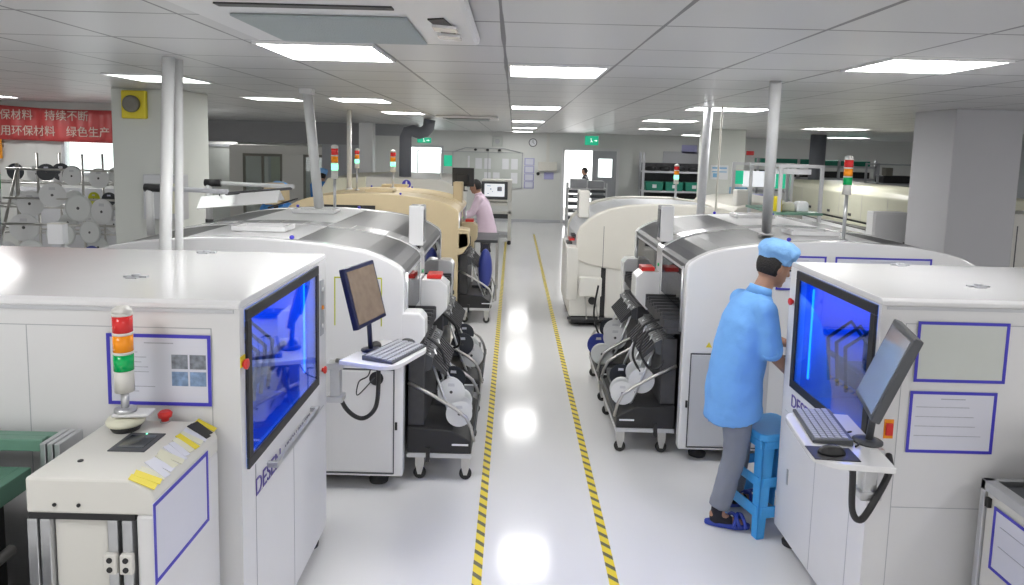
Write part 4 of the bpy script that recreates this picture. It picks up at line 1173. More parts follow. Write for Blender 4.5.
MB().box(-0.3, 0.44, 0.43, 0.70, 0.10, 1.04).build('cavity_shade', M['black'], mg)  # solid black block: shade inside the conveyor given as colour
MB().box(0.445, 0.495, 0.42, 0.47, 0.05, 1.045).build('corner_post', M['green_metal'], mg)
MB().box(0.55, 0.74, 0.08, 0.40, 0.05, 0.80).build('motor_box', M['charcoal'], mg)
for z in (0.74, 0.70, 0.66):
    MB().lathe((0.70, 0.08, z), [(0.010, -0.006), (0.010, 0.0)], 'y', 12).build('bolt', M['steel'], mg)
MB().tube([(0.52, 0.42, 0.8), (0.52, 0.62, 0.8)], 0.02, 10).build('drive_shaft', M['steel'], mg)
MB().lathe((0.52, 0.45, 1.062), [(0.018, 0), (0.018, 0.02), (0.010, 0.03)], seg=14).build('guide_knob', M['alu'], mg)
sl = MB()
for k in range(8):
    sl.prism([(-0.2, 0.66 - k * 0.035), (0.12, 0.72 - k * 0.035), (0.12, 0.735 - k * 0.035), (-0.2, 0.675 - k * 0.035)], 'y', -0.05, 0.05)
tag_m = sl.build('slotted_magazine', M['light_grey'], mg)

# conveyor cabinet at the bottom right corner
rc = thing('board_conveyor', 'grey framed conveyor cabinet cut by the bottom right corner', 'conveyor', (2.035, 1.6, 0))
MB().box(0.0, 0.6, 0.0, 1.22, 0.1, 0.86).build('side_panel', M['warm_white'], rc, bevel=0.004)
MB().box(-0.012, 0.04, 0.0, 1.25, 0.862, 0.905).box(-0.012, 0.6, 1.22, 1.25, 0.862, 0.905).build('top_rail', M['alu'], rc, bevel=0.004)
MB().box(-0.012, 0.02, 1.222, 1.25, 0.1, 0.862).build('corner_post', M['alu'], rc, bevel=0.003)
MB().box(0.05, 0.6, 0.05, 1.20, 0.862, 0.89).build('belt_bed', M['charcoal'], rc)
MB().box(-0.016, 0.0, 1.19, 1.21, 0.80, 0.84).build('rail_clip', M['black'], rc)
for fx, fy in ((0.05, 0.1), (0.05, 1.15), (0.55, 0.1), (0.55, 1.15)):
    MB().lathe((fx, fy, 0), [(0.03, 0), (0.03, 0.02), (0.012, 0.03), (0.012, 0.1)], seg=12).build('levelling_foot', M['rubber'], rc)
notice('framed_notice', 'blue bordered sheet on the conveyor side at the bottom right corner', 2.029, 2.50, 0.69, 0.52, 0.27, rows=2, facing='-x', seed=9)
bxk = thing('board_magazine', 'black slotted board magazine with white lid at the right edge', 'magazine', (2.24, 2.45, 0.891))
MB().box(0, 0.35, 0, 0.02, 0, 0.20).box(0, 0.35, 0.30, 0.32, 0, 0.20).box(0.0, 0.02, 0.02, 0.3, 0, 0.20).build('magazine_walls', M['black'], bxk)
MB().box(-0.01, 0.36, -0.01, 0.33, 0.20, 0.215).build('lid_plate', M['white_gloss'], bxk, bevel=0.003)
MB().box(0.0, 0.35, 0.02, 0.3, 0.09, 0.10).box(0.0, 0.35, 0.02, 0.3, 0.0, 0.01).build('shelf_plate', M['paper_white'], bxk)


# ------------------------------------------------------------------ plastic stool
def stool(x, y, rot):
    r = thing('stool', 'bright blue plastic stool behind the right printer, beside the worker', 'stool', (x, y, 0), rot)
    H = 0.62
    tp = 0.14; bt = 0.182
    def sq(h, z0, z1):
        c = 0.03
        return [(-h + c, -h), (h - c, -h), (h, -h + c), (h, h - c), (h - c, h), (-h + c, h), (-h, h - c), (-h, -h + c)]
    MB().prism(sq(tp + 0.02, 0, 0), 'z', H - 0.045, H).build('seat', M['stool'], r, bevel=0.012)
    for sx in (-1, 1):
        for sy in (-1, 1):
            mb = MB()
            t0 = Vector((sx * tp, sy * tp, H - 0.045)); b0 = Vector((sx * bt, sy * bt, 0.0))
            for (dx, dy) in ((0.062, 0.012), (0.012, 0.062)):
                # an L section that narrows towards the floor
                v = []
                for c0, k in ((b0, 0.85), (t0, 1.35)):
                    for a, b in ((0, 0), (-sx * dx * k, 0), (-sx * dx * k, -sy * dy * k), (0, -sy * dy * k)):
                        v.append(mb.bm.verts.new((c0.x + a, c0.y + b, c0.z)))
                for f in ((0, 1, 2, 3), (7, 6, 5, 4), (0, 4, 5, 1), (1, 5, 6, 2), (2, 6, 7, 3), (3, 7, 4, 0)):
                    mb.bm.faces.new([v[j] for j in f])
            mb.build('leg', M['stool'], r, bevel=0.004)
    for z0, z1 in ((0.12, 0.19), (0.30, 0.36)):
        h = bt + (tp - bt) * (z0 / H) - 0.004
        for ax in range(4):
            R = Matrix.Rotation(ax * PI / 2, 3, 'Z')
            MB().obox(R @ Vector((0, -h, (z0 + z1) / 2)), (2 * h - 0.03, 0.010, z1 - z0) if True else None, R).build('stretcher', M['stool'], r, bevel=0.003)
    for ax in range(4):
        R = Matrix.Rotation(ax * PI / 2, 3, 'Z')
        MB().obox(R @ Vector((0, -tp - 0.012, H - 0.065)), (2 * tp, 0.010, 0.045), R).build('apron', M['stool'], r, bevel=0.003)
    return r


stool(1.596, 4.108, 0.30)


# ------------------------------------------------------------------ people
def hand(mb, wrist, d, palm_n, size=1.0, curl=0.5, side=1):
    """palm and five fingers; d = direction of fingers, palm_n = palm normal"""
    d = Vector(d).normalized(); n = Vector(palm_n).normalized(); n = (n - d * n.dot(d)).normalized()
    w = d.cross(n).normalized() * side
    wrist = Vector(wrist)
    R = Matrix((d, w, n)).transposed()
    k = size
    mb.ball(wrist + d * 0.045 * k, (0.052 * k, 0.040 * k, 0.017 * k), R)
    for j, (off, ln) in enumerate(((-0.030, 0.070), (-0.010, 0.080), (0.010, 0.074), (0.030, 0.058))):
        p0 = wrist + d * 0.080 * k + w * off * k
        p1 = p0 + (d * math.cos(curl * 0.6) + n * math.sin(curl * 0.6)) * ln * 0.5 * k
        p2 = p1 + (d * math.cos(curl * 1.7) + n * math.sin(curl * 1.7)) * ln * 0.5 * k
        mb.limb([p0, p1, p2], [0.0092 * k, 0.0085 * k, 0.0075 * k], 8)
    p0 = wrist + d * 0.025 * k - w * 0.030 * k
    p1 = p0 + (d * 0.6 - w * 0.7 + n * 0.3).normalized() * 0.035 * k
    p2 = p1 + (d * 0.9 - w * 0.2 + n * 0.4).normalized() * 0.030 * k
    mb.limb([p0, p1, p2], [0.0115 * k, 0.0105 * k, 0.009 * k], 8)


def person(label, loc, rotz, J, smock, trousers, cap=None, vox=0.010, sleeve=0.55, hem=None, shoes='slipper', hair=True, socks=None, group=None):
    """J: joints in local metres, facing +x. pel, chest, neck, head, pitch, and per side sh, el, wr, hip, kn, an; hd = hand direction"""
    r = thing('person', label, 'person', loc, rotz, group)
    V = lambda k: Vector(J[k])
    up = (V('neck') - V('pel')).normalized()
    fw = Vector((1, 0, 0)); fw = (fw - up * fw.dot(up)).normalized()
    sd = Vector((0, 1, 0))
    body = MB()
    pel, ch, nk, hd = V('pel'), V('chest'), V('neck'), V('head')
    body.loft([(pel - up * 0.08, fw * 0.09, sd * 0.14), (pel, fw * 0.105, sd * 0.155), (pel.lerp(ch, 0.5), fw * 0.09, sd * 0.13), (ch, fw * 0.11, sd * 0.155), (ch.lerp(nk, 0.7), fw * 0.08, sd * 0.13), (nk, fw * 0.05, sd * 0.06)])
    body.limb([nk - up * 0.03, nk.lerp(hd, 0.6)], [0.058, 0.052])
    Rh = Matrix.Rotation(J.get('yaw', 0), 3, 'Z') @ Matrix.Rotation(J.get('pitch', 0.2), 3, 'Y')
    H = lambda x, y, z: hd + Rh @ Vector((x, y, z))
    body.ball(hd, (0.098, 0.076, 0.115), Rh)
    body.ball(H(0.03, 0, -0.05), (0.062, 0.056, 0.068), Rh)
    body.ball(H(0.068, 0, -0.095), (0.022, 0.024, 0.018), Rh)
    body.limb([H(0.088, 0, 0.018), H(0.106, 0, -0.024)], [0.009, 0.014], 8)
    body.ball(H(0.085, 0, 0.03), (0.018, 0.055, 0.012), Rh)
    body.ball(H(0.088, 0, -0.060), (0.010, 0.024, 0.009), Rh)
    for sg in (-1, 1):
        body.ball(H(-0.005, sg * 0.078, -0.005), (0.020, 0.009, 0.032), Rh)
    for S in ('R', 'L'):
        sg = -1 if S == 'R' else 1
        sh, el, wr = V('sh' + S), V('el' + S), V('wr' + S)
        body.limb([sh, sh.lerp(el, 0.5), el, el.lerp(wr, 0.35), wr], [0.052, 0.046, 0.039, 0.040, 0.027])
        hand(body, wr, J.get('hd' + S, wr - el), J.get('pn' + S, (0, -sg, -0.3)), curl=J.get('curl', 0.6), side=sg)
        hip, kn, an = V('hip' + S), V('kn' + S), V('an' + S)
        body.limb([hip, hip.lerp(kn, 0.5), kn, kn.lerp(an, 0.3), an], [0.085, 0.075, 0.055, 0.055, 0.036])
        ft = Vector(J.get('ft' + S, (1, 0, 0))).normalized()
        body.limb([an + Vector((0, 0, -0.02)) - ft * 0.02, an + ft * 0.08 + Vector((0, 0, -0.05)), an + ft * 0.15 + Vector((0, 0, -0.06))], [0.034, 0.028, 0.022])
    b = body.build('body', M['skin'], r, remesh=vox, smooth=2)
    ey = MB()
    for sg in (-1, 1):
        ey.ball(H(0.086, sg * 0.031, 0.008), (0.009, 0.012, 0.007), Rh, 10, 6)
    ey.build('eyes', M['black'], r)
    if hair:
        hr = MB()
        hr.ball(H(-0.010, 0, 0.016), (0.094, 0.078, 0.106), Rh, 24, 18)
        bm = hr.bm
        inv = Rh.inverted()
        kill = [v for v in bm.verts if (inv @ (v.co - hd)).x > 0.0 and (inv @ (v.co - hd)).z < 0.045 or (inv @ (v.co - hd)).z < -0.055]
        bmesh.ops.delete(bm, geom=kill, context='VERTS')
        h = hr.build('hair', M['hair'], r)
        sm = h.modifiers.new('thick', 'SOLIDIFY'); sm.thickness = 0.008; sm.offset = 1
    # smock
    sm = MB()
    hem_z = J['hem']
    sx, sy = J.get('swell', (0.165, 0.205))
    hc = Vector(J.get('hemc', (pel.x - 0.02, 0, hem_z)))
    sm.loft([(hc, Vector((sx, 0, J.get('hemtilt', 0.0))), sd * (sy + 0.01)), (hc.lerp(pel, 0.5), fw * sx * 0.98, sd * sy), (pel + up * 0.05, fw * sx * 0.92, sd * sy * 0.95), (pel.lerp(ch, 0.6), fw * 0.145, sd * 0.19), (ch + up * 0.03, fw * 0.138, sd * 0.195), (ch.lerp(nk, 0.6), fw * 0.115, sd * 0.17), (ch.lerp(nk, 0.92), fw * 0.075, sd * 0.09), (nk + up * 0.01, fw * 0.062, sd * 0.068)], 28)
    for S in ('R', 'L'):
        sh, el, wr = V('sh' + S), V('el' + S), V('wr' + S)
        end = el.lerp(wr, sleeve)
        inn = sh.lerp(ch.lerp(nk, 0.5), 0.4)
        sm.limb([inn, sh, sh.lerp(el, 0.5), el], [0.076, 0.070, 0.066, 0.062])
        sm.tube([el, end], [0.062, 0.055], 14)
    so = sm.build('smock', M[smock], r, remesh=max(vox * 1.2, 0.011), smooth=4, wrinkle=0.012)
    col = MB()
    col.loft([(nk - up * 0.02 - fw * 0.004, fw * 0.076, sd * 0.086), (nk + up * 0.015, fw * 0.066, sd * 0.072), (nk + up * 0.03 - fw * 0.005, fw * 0.062, sd * 0.066)], 24)
    col.build('collar', M[smock], so)
    for S in ('R', 'L'):
        el, wr = V('el' + S), V('wr' + S)
        e = el.lerp(wr, sleeve); dd = (wr - el).normalized()
        MB().tube([e - dd * 0.035, e - dd * 0.02, e, e + dd * 0.012], [0.058, 0.064, 0.062, 0.05], 18).build('cuff', M[smock], so)
    tr = MB()
    tr.loft([(pel + up * 0.06, fw * 0.11, sd * 0.155), (pel, fw * 0.115, sd * 0.16), (pel - up * 0.08, fw * 0.11, sd * 0.16)])
    for S in ('R', 'L'):
        hip, kn, an = V('hip' + S), V('kn' + S), V('an' + S)
        tr.limb([hip, hip.lerp(kn, 0.5), kn, kn.lerp(an, 0.5)], [0.090, 0.086, 0.073, 0.066])
        tr.tube([kn.lerp(an, 0.45), an + Vector((0, 0, 0.03))], [0.067, 0.060], 14)
    tr.build('trousers', M[trousers], r, remesh=max(vox * 1.2, 0.012), smooth=3, wrinkle=0.014)
    for S in ('R', 'L'):
        an = V('an' + S); ft = Vector(J.get('ft' + S, (1, 0, 0))).normalized(); lt = Vector((-ft.y, ft.x, 0))
        if socks:
            MB().limb([an + Vector((0, 0, 0.05)), an + Vector((0, 0, -0.035)) - ft * 0.01, an + ft * 0.06 + Vector((0, 0, -0.05))], [0.042, 0.043, 0.036]).build('sock', M[socks], r, remesh=0.009)
        sl = MB()
        base = Vector((an.x, an.y, 0.0))
        prof = []
        for k in range(20):
            a = 2 * PI * k / 20
            l = 0.135 * math.cos(a); wd = (0.048 if math.cos(a) > 0 else 0.038) * math.sin(a)
            q_ = base + ft * (0.055 + l) + lt * wd
            prof.append((q_.x, q_.y))
        sl.prism(prof, 'z', 0.002, 0.03)
        sh_ = sl.build('slipper' if shoes == 'slipper' else 'shoe', M[shoes], r, bevel=0.006)
        st = MB()
        for a0, a1 in ((0.055, 0.125), (0.135, 0.085), (0.11, 0.16)):
            pts = []
            for k in range(9):
                t = PI * k / 8
                pts.append(base + ft * (a0 + (a1 - a0) * k / 8) + lt * (0.050 * math.cos(t)) + Vector((0, 0, 0.02 + 0.062 * math.sin(t))))
            st.tube(pts, 0.011, 8)
        st.build('slipper_strap', M[shoes], sh_)
    if cap:
        cp = MB()
        cp.loft([(H(-0.005, 0, 0.022), Rh @ Vector((0.100, 0, 0)), Rh @ Vector((0, 0.084, 0))), (H(-0.005, 0, 0.055), Rh @ Vector((0.104, 0, 0)), Rh @ Vector((0, 0.088, 0))),
                 (H(-0.006, 0, 0.085), Rh @ Vector((0.122, 0, 0)), Rh @ Vector((0, 0.108, 0))), (H(-0.002, 0, 0.120), Rh @ Vector((0.122, 0, 0)), Rh @ Vector((0, 0.108, 0))),
                 (H(0.002, 0, 0.150), Rh @ Vector((0.105, 0, 0)), Rh @ Vector((0, 0.092, 0))), (H(0.004, 0, 0.166), Rh @ Vector((0.065, 0, 0)), Rh @ Vector((0, 0.058, 0)))], 28)
        cp.ball(H(0.105, 0, 0.055), (0.055, 0.062, 0.012), Rh @ Matrix.Rotation(0.15, 3, 'Y'))
        cp.build('cap', M[cap], r, remesh=max(vox, 0.010), smooth=3, wrinkle=0.022)
    return r


# the worker in the foreground; faces into the line (+x), leaning forward
person('person in light blue smock and puffy blue cap leaning at the right printer', (1.375, 4.12, 0), 0.22,
       dict(pel=(-0.01, 0, 0.90), chest=(0.05, 0, 1.20), neck=(0.13, 0, 1.43), head=(0.215, 0, 1.575), pitch=0.30, yaw=-0.05,
            shR=(0.075, -0.165, 1.345), elR=(0.10, -0.205, 1.12), wrR=(0.285, -0.10, 0.955), hdR=(1, 0.35, -0.1), pnR=(0, 0.2, -1),
            shL=(0.095, 0.15, 1.345), elL=(0.23, 0.20, 1.12), wrL=(0.42, 0.12, 1.06), hdL=(1, -0.3, 0), pnL=(0, -0.2, -1),
            hipR=(-0.02, -0.09, 0.84), knR=(-0.02, -0.08, 0.46), anR=(-0.095, -0.06, 0.085), ftR=(1, -0.45, 0),
            hipL=(-0.01, 0.09, 0.84), knL=(0.13, 0.12, 0.46), anL=(0.13, 0.14, 0.085), ftL=(1, 0.1, 0),
            hem=0.70, hemc=(0.0, 0, 0.675), hemtilt=0.05, swell=(0.166, 0.196)),
       'smock', 'trousers', 'cap', vox=0.008, sleeve=0.04, socks='sock')


def standing(lean=0.0):
    return dict(pel=(0, 0, 0.90), chest=(lean * 0.5, 0, 1.20), neck=(lean, 0, 1.42), head=(lean * 1.2 + 0.02, 0, 1.555), pitch=0.25,
                shR=(lean * 0.8, -0.185, 1.36), elR=(0.08 + lean, -0.22, 1.10), wrR=(0.30 + lean, -0.14, 1.02),
                shL=(lean * 0.8, 0.185, 1.36), elL=(0.08 + lean, 0.22, 1.10), wrL=(0.30 + lean, 0.14, 1.02),
                hipR=(0, -0.09, 0.84), knR=(0.02, -0.10, 0.46), anR=(-0.02, -0.11, 0.085),
                hipL=(0, 0.09, 0.84), knL=(0.02, 0.10, 0.46), anL=(-0.01, 0.11, 0.085), hem=0.72)


person('person in pale pink smock bending over the end of the tan machine', (-0.44, 12.2, 0), PI * 0.97, standing(0.16), 'smock_pink', 'trousers_dark', None, vox=0.016, sleeve=0.9, shoes='reel_dark')
person('person in deep blue smock standing far left behind the leaning pole', (-4.0, 14.6, 0), PI * 0.45, standing(0.02), 'smock_deep', 'trousers_dark', 'cap', vox=0.018, sleeve=0.8, shoes='reel_dark')
person('person in blue cap behind the tan box on the far left line', (-3.20, 9.4, 0), -0.6, standing(0.05), 'smock_deep', 'trousers_dark', 'cap', vox=0.018, sleeve=0.8, shoes='reel_dark')
person('person in dark clothes standing beyond the open door, against the daylight', (2.30, 22.2, 0), PI * 0.9, standing(0.02), 'reel_dark', 'trousers_dark', None, vox=0.02, sleeve=0.9, shoes='reel_dark')

# ------------------------------------------------------------------ things on the back wall
def exit_sign(label, x, y, z, w=0.40, h=0.16):
    r = thing('exit_sign', label, 'exit sign', (x, y, z))
    MB().box(-w / 2, w / 2, -0.03, 0, -h / 2, h / 2).build('sign_box', M['exit_green'], r, bevel=0.006)
    mk = MB()
    mk.ball((-0.02, -0.032, 0.045), (0.016, 0.003, 0.016), seg=10, rings=6)
    mk.tube([(-0.02, -0.032, 0.02), (0.0, -0.032, -0.015)], 0.012, 6).tube([(0, -0.032, -0.015), (0.03, -0.032, -0.045)], 0.009, 6).tube([(0, -0.032, -0.015), (-0.035, -0.032, -0.045)], 0.009, 6)
    mk.box(0.07, 0.14, -0.033, -0.0305, -0.008, 0.008).prism([(0.12, -0.025), (0.16, 0), (0.12, 0.025)], 'y', -0.033, -0.0305)
    mk.build('running_figure', M['exit_mark'], r)
    return r


exit_sign('green exit sign above the bright window at the left of the back wall', -2.70, BY, 2.40, 0.42, 0.15)
ex = exit_sign('pale green exit sign hanging above the open double door', 2.2, BY - 1.2, 2.50, 0.38, 0.26)
MB().box(-0.17, -0.15, -0.02, 0, 0.13, 0.21).box(0.15, 0.17, -0.02, 0, 0.13, 0.21).build('hanger', M['alu'], ex)

ck = thing('wall_clock', 'small round clock high on the back wall', 'clock', (0.57, BY, 2.41))
MB().lathe((0, 0, 0), [(0.125, 0), (0.125, -0.03), (0.105, -0.032), (0.105, -0.02)], 'y', 28).build('clock_rim', M['charcoal'], ck)
MB().lathe((0, -0.021, 0), [(0.105, 0), (0.105, -0.003)], 'y', 28).build('clock_face', M['paper_white'], ck)
MB().box(-0.006, 0.006, -0.028, -0.025, 0, 0.075).obox((0.02, -0.0265, -0.012), (0.055, 0.003, 0.010), Matrix.Rotation(0.5, 3, 'Y')).build('clock_hands', M['black'], ck)
vt = thing('wall_speaker', 'square white wall speaker left of the clock', 'speaker', (-0.50, BY, 2.42))
MB().box(-0.15, 0.15, -0.05, 0, -0.15, 0.15).build('speaker_box', M['whiteboard'], vt, bevel=0.01)
MB().lathe((0, -0.051, 0), [(0.07, 0), (0.07, -0.006), (0.05, -0.003)], 'y', 20).build('speaker_grille', M['light_grey'], vt)

wbd = thing('whiteboard', 'large wall board with metal frame covered by pale sheets on the back wall', 'whiteboard', (-2.9, BY, 1.02))
MB().box(0.80, 3.18, -0.03, -0.005, 0, 1.08).build('board_face', M['whiteboard'], wbd)
fr = MB().box(0, 3.18, -0.04, -0.03, 1.06, 1.08).box(0, 3.18, -0.04, -0.03, 0, 0.02).box(0, 0.03, -0.04, -0.03, 0, 1.08).box(3.15, 3.18, -0.04, -0.03, 0, 1.08)
for k in (1, 2):
    fr.box(1.06 * k, 1.06 * k + 0.02, -0.04, -0.03, 0.02, 1.06)
fr.tube([(1.15, -0.03, 1.08), (1.45, -0.03, 1.19), (2.6, -0.03, 1.19), (3.1, -0.03, 1.08)], 0.010, 6)
fr.build('board_frame', M['grey_paint'], wbd)
rnd = random.Random(2)
for k in range(5):
    for j in range(2):
        x = 1.75 + k * 0.27; z = 0.15 + j * 0.42
        MB().box(x, x + 0.2, -0.034, -0.031, z, z + 0.32).build('pinned_sheet', M['paper_white' if (k + j) % 3 else 'whiteboard'], wbd)
for k in range(3):
    MB().ball((1.75 + k * 0.36, -0.05, 1.14), (0.05, 0.02, 0.035), seg=10, rings=6).build('frame_magnet', M['dark'], wbd)
MB().box(0.80, 1.05, -0.036, -0.031, 0.62, 0.95).build('green_sheet', M['exit_green'], wbd, label='green notice sheet')
MB().box(1.52, 1.58, -0.036, -0.031, 0.60, 0.95).build('white_strip', M['paper_white'], wbd)
for k in range(4):
    nn = MB().box(0.33, 0.63, BY - 0.02, BY - 0.001, 1.03 + k * 0.232, 1.245 + k * 0.232).build('document_holder', M['lilac'])
    tag(nn, 'lilac document holder on the back wall, ' + ['lowest', 'second from the bottom', 'second from the top', 'topmost'][k] + ' of the column of four', 'document holder', 'document holders beside the whiteboard')
    MB().box(0.36, 0.60, BY - 0.023, BY - 0.0205, 1.05 + k * 0.232, 1.225 + k * 0.232).build('inserted_sheet', M['paper'], nn)
eb = thing('junction_box', 'beige wall box under a vertical trunking strip on the back wall', 'wall box', (1.03, BY, 1.58))
MB().box(-0.28, 0.28, -0.12, 0, 0, 0.26).build('box_body', M['beige'], eb, bevel=0.01)
MB().box(-0.05, 0.05, -0.04, 0, 0.26, 1.12).build('trunking', M['warm_white'], eb)
MB().lathe((-0.28, -0.04, -0.1), [(0.05, -0.03), (0.05, 0.03)], 'y', 16).build('round_gauge', M['black'], eb)
st = MB().box(0.93, 1.22, BY - 0.012, BY - 0.001, 1.32, 1.53).build('wall_notice', M['lilac'])
tag(st, 'small lilac sheet pinned below the beige wall box', 'notice')

# ------------------------------------------------------------------ cart of trays at the doorway and shelf of green bins
tc_ = thing('tray_trolley', 'dark metal trolley with stacked trays in front of the open door', 'trolley', (1.55, 19.9, 0))
MB().box(0, 0.04, 0, 0.04, 0, 1.30).box(1.1, 1.14, 0, 0.04, 0, 1.30).box(0, 0.04, 0.5, 0.54, 0, 1.30).box(1.1, 1.14, 0.5, 0.54, 0, 1.30).box(0, 1.14, 0, 0.54, 1.12, 1.15).build('trolley_frame', M['alu'], tc_)
for z in (0.25, 0.45, 0.65, 0.85, 1.0):
    MB().box(0.05, 0.55, 0.02, 0.5, z, z + 0.09).box(0.60, 1.09, 0.02, 0.5, z + 0.02, z + 0.09).build('tray', M['charcoal'], tc_)
MB().box(0.10, 0.55, 0.05, 0.5, 1.15, 1.40).box(0.60, 1.05, 0.05, 0.5, 1.15, 1.36).build('tool_case', M['grey_paint'], tc_, bevel=0.02)
MB().box(0.18, 0.4, -0.005, 0.02, 0.9, 0.93).box(0.18, 0.4, -0.005, 0.02, 0.5, 0.53).build('tray_label', M['paper_white'], tc_)

sf = thing('storage_rack', 'grey storage rack holding green bins at the right of the back wall', 'shelf', (3.75, 20.4, 0))
for x in (0, 1.92):
    MB().box(x, x + 0.07, 0, 0.06, 0, 2.2).box(x, x + 0.07, 0.55, 0.6, 0, 2.2).build('upright', M['light_grey'], sf)
for z in (0.10, 0.55, 1.05, 1.62):
    MB().box(0.07, 1.92, 0, 0.6, z, z + 0.05).build('shelf_board', M['light_grey'], sf)
MB().box(0.0, 1.99, 0.58, 0.60, 0.1, 1.9).build('back_sheet', M['dark'], sf)
gb = None
for j, z in enumerate((1.101, 0.601)):
    for k in range(3):
        lab = 'green bin with a white label, ' + ['left', 'middle', 'right'][k] + (' one on the shelf below the black coils' if j == 0 else ' one on the lower shelf of the rack')
        if gb is None:
            gb = thing('storage_bin', lab, 'bin', group='green bins on the storage rack')
            MB().prism([(-0.24, 0), (0.24, 0), (0.26, 0.26), (-0.26, 0.26)], 'y', 0, 0.45).build('bin_body', M['bin'], gb, bevel=0.01)
            MB().box(-0.06, 0.06, -0.006, 0, 0.08, 0.18).build('bin_label', M['paper_white'], gb)
            gb.location = (4.13 + k * 0.58, 20.44, z)
        else:
            copy_tree(gb, (4.13 + k * 0.58, 20.44, z), 0, lab)
for k in range(4):
    co = MB().lathe((0, 0, 0), [(0.13, 0), (0.17, 0.03), (0.17, 0.11), (0.13, 0.14)], seg=16).build('cable_coil', M['black'])
    co.location = (4.05 + k * 0.42, 20.7, 1.671)
    tag(co, 'black coil on the top of the storage rack, ' + ['first from the left', 'second from the left', 'third from the left', 'last on the right'][k], 'coil', 'black coils on top of the rack')
dh = MB().box(4.5, 4.56, BY - 0.04, BY - 0.001, 0, 2.25).box(4.56, 6.4, BY - 0.04, BY - 0.001, 2.18, 2.25).box(6.34, 6.4, BY - 0.04, BY - 0.001, 0, 2.18)
d2 = struct(dh, 'door_2', M['light_grey'])
MB().box(4.56, 6.34, BY - 0.015, BY - 0.001, 0, 2.18).build('door_leaf', M['wall_grey'], d2)

# ------------------------------------------------------------------ left column items, banner, window area
sd_ = thing('wall_siren', 'yellow alarm box with a round grey horn on the left column', 'alarm', (-3.545, 6.62, 2.545))
MB().box(-0.115, 0.115, -0.05, -0.001, -0.115, 0.145).build('alarm_box', M['yellow'], sd_, bevel=0.012)
MB().lathe((-0.01, -0.05, 0.02), [(0.078, 0), (0.078, -0.03), (0.062, -0.042), (0.03, -0.03)], 'y', 24).build('horn', M['brown_frame'], sd_)
kb = thing('switch_cabinet', 'grey wall cabinet low on the left column behind the pipes', 'cabinet', (-3.33, 6.58, 1.50))
MB().box(-0.1, 0.26, -0.10, 0.039, 0, 0.42).build('cabinet_shell', M['light_grey'], kb, bevel=0.008)
MB().box(0.06, 0.25, -0.11, -0.1005, 0.06, 0.34).build('cabinet_door', M['cream'], kb, bevel=0.005)

bn = MB()
N = 40
x0b, x1b = -7.1, -5.40
vs = []
for k in range(N + 1):
    t = k / N
    x = x0b + (x1b - x0b) * t
    yy = 9.50 + 0.018 * math.sin(t * 22) + 0.012 * math.sin(t * 51)
    zt = 2.66 - 0.05 * t - (0.02 * math.sin(t * PI)); zb_ = 2.19 - 0.02 * t
    vs.append([bn.bm.verts.new((x, yy + 0.006 * math.sin(j * 2 + t * 30), zt + (zb_ - zt) * j / 6)) for j in range(7)])
for a, b in zip(vs, vs[1:]):
    for j in range(6):
        f = bn.bm.faces.new((a[j], a[j + 1], b[j + 1], b[j])); f.smooth = True
bno = bn.build('banner', M['banner'])
md = bno.modifiers.new('thick', 'SOLIDIFY'); md.thickness = 0.004
tag(bno, 'red cloth banner with two rows of pale lettering at the upper left', 'banner')
for txt, dx, z, nm in (('环保材料', 0.05, 2.47, 'upper_lettering'), ('持续不断', 0.80, 2.47, 'upper_lettering'), ('使用环保材料', 0.05, 2.26, 'lower_lettering'), ('绿色生产', 1.08, 2.26, 'lower_lettering')):
    tm = text_mesh(nm, txt, 0.148, M['banner_text'], (x0b + dx, 9.462, z), (PI / 2, 0, 0), bno)
rdp = MB().box(-7.2, -6.93, 9.50, 9.52, 1.93, 2.19).build('banner_tail', M['amber'], bno)

# signal tower piece at the left edge
ps = thing('signal_pole', 'green and white signal post cut by the left edge of the picture', 'signal light', (-4.88, 6.6, 0))
MB().tube([(0, 0, 0), (0, 0, 1.62)], 0.025, 10).build('post', M['alu'], ps)
MB().lathe((0, 0, 1.62), [(0.035, 0), (0.035, 0.12)], seg=14).build('post_base', M['white'], ps)
MB().lathe((0, 0, 1.74), [(0.035, 0), (0.035, 0.14)], seg=14).build('green_lamp', M['green_lens'], ps)
MB().lathe((0, 0, 1.88), [(0.035, 0), (0.035, 0.12), (0.01, 0.14)], seg=14).build('amber_lamp', M['amber_lens'], ps)

# reel rack: chrome wire shelving with many reels
rk = thing('reel_rack', 'chrome wire rack full of component reels behind the left printer', 'shelf', (-6.6, 8.1, 0))
for x in (0.0, 1.10, 1.62, 2.12):
    for y in (0, 0.4):
        MB().tube([(x, y, 0), (x, y, 2.05 if x > 1 else 1.75)], 0.014, 8).build('rack_post', M['steel'], rk)
for z in (0.82, 1.12, 1.42, 1.70):
    mbk = MB().tube([(0, 0, z), (2.12, 0, z)], 0.010, 6).tube([(0, 0.4, z), (2.12, 0.4, z)], 0.010, 6)
    for k in range(22):
        mbk.tube([(0.05 + k * 0.1, 0, z), (0.05 + k * 0.1, 0.4, z)], 0.004, 5)
    mbk.build('wire_shelf', M['steel'], rk)
cardback = MB().box(-6.3, -4.6, 8.85, 8.9, 0.2, 1.6).build('partition_screen', M['light_grey'])
tag(cardback, 'pale low screen standing behind the reel rack', 'screen')
GK = 'reels stored on and before the rack at left'
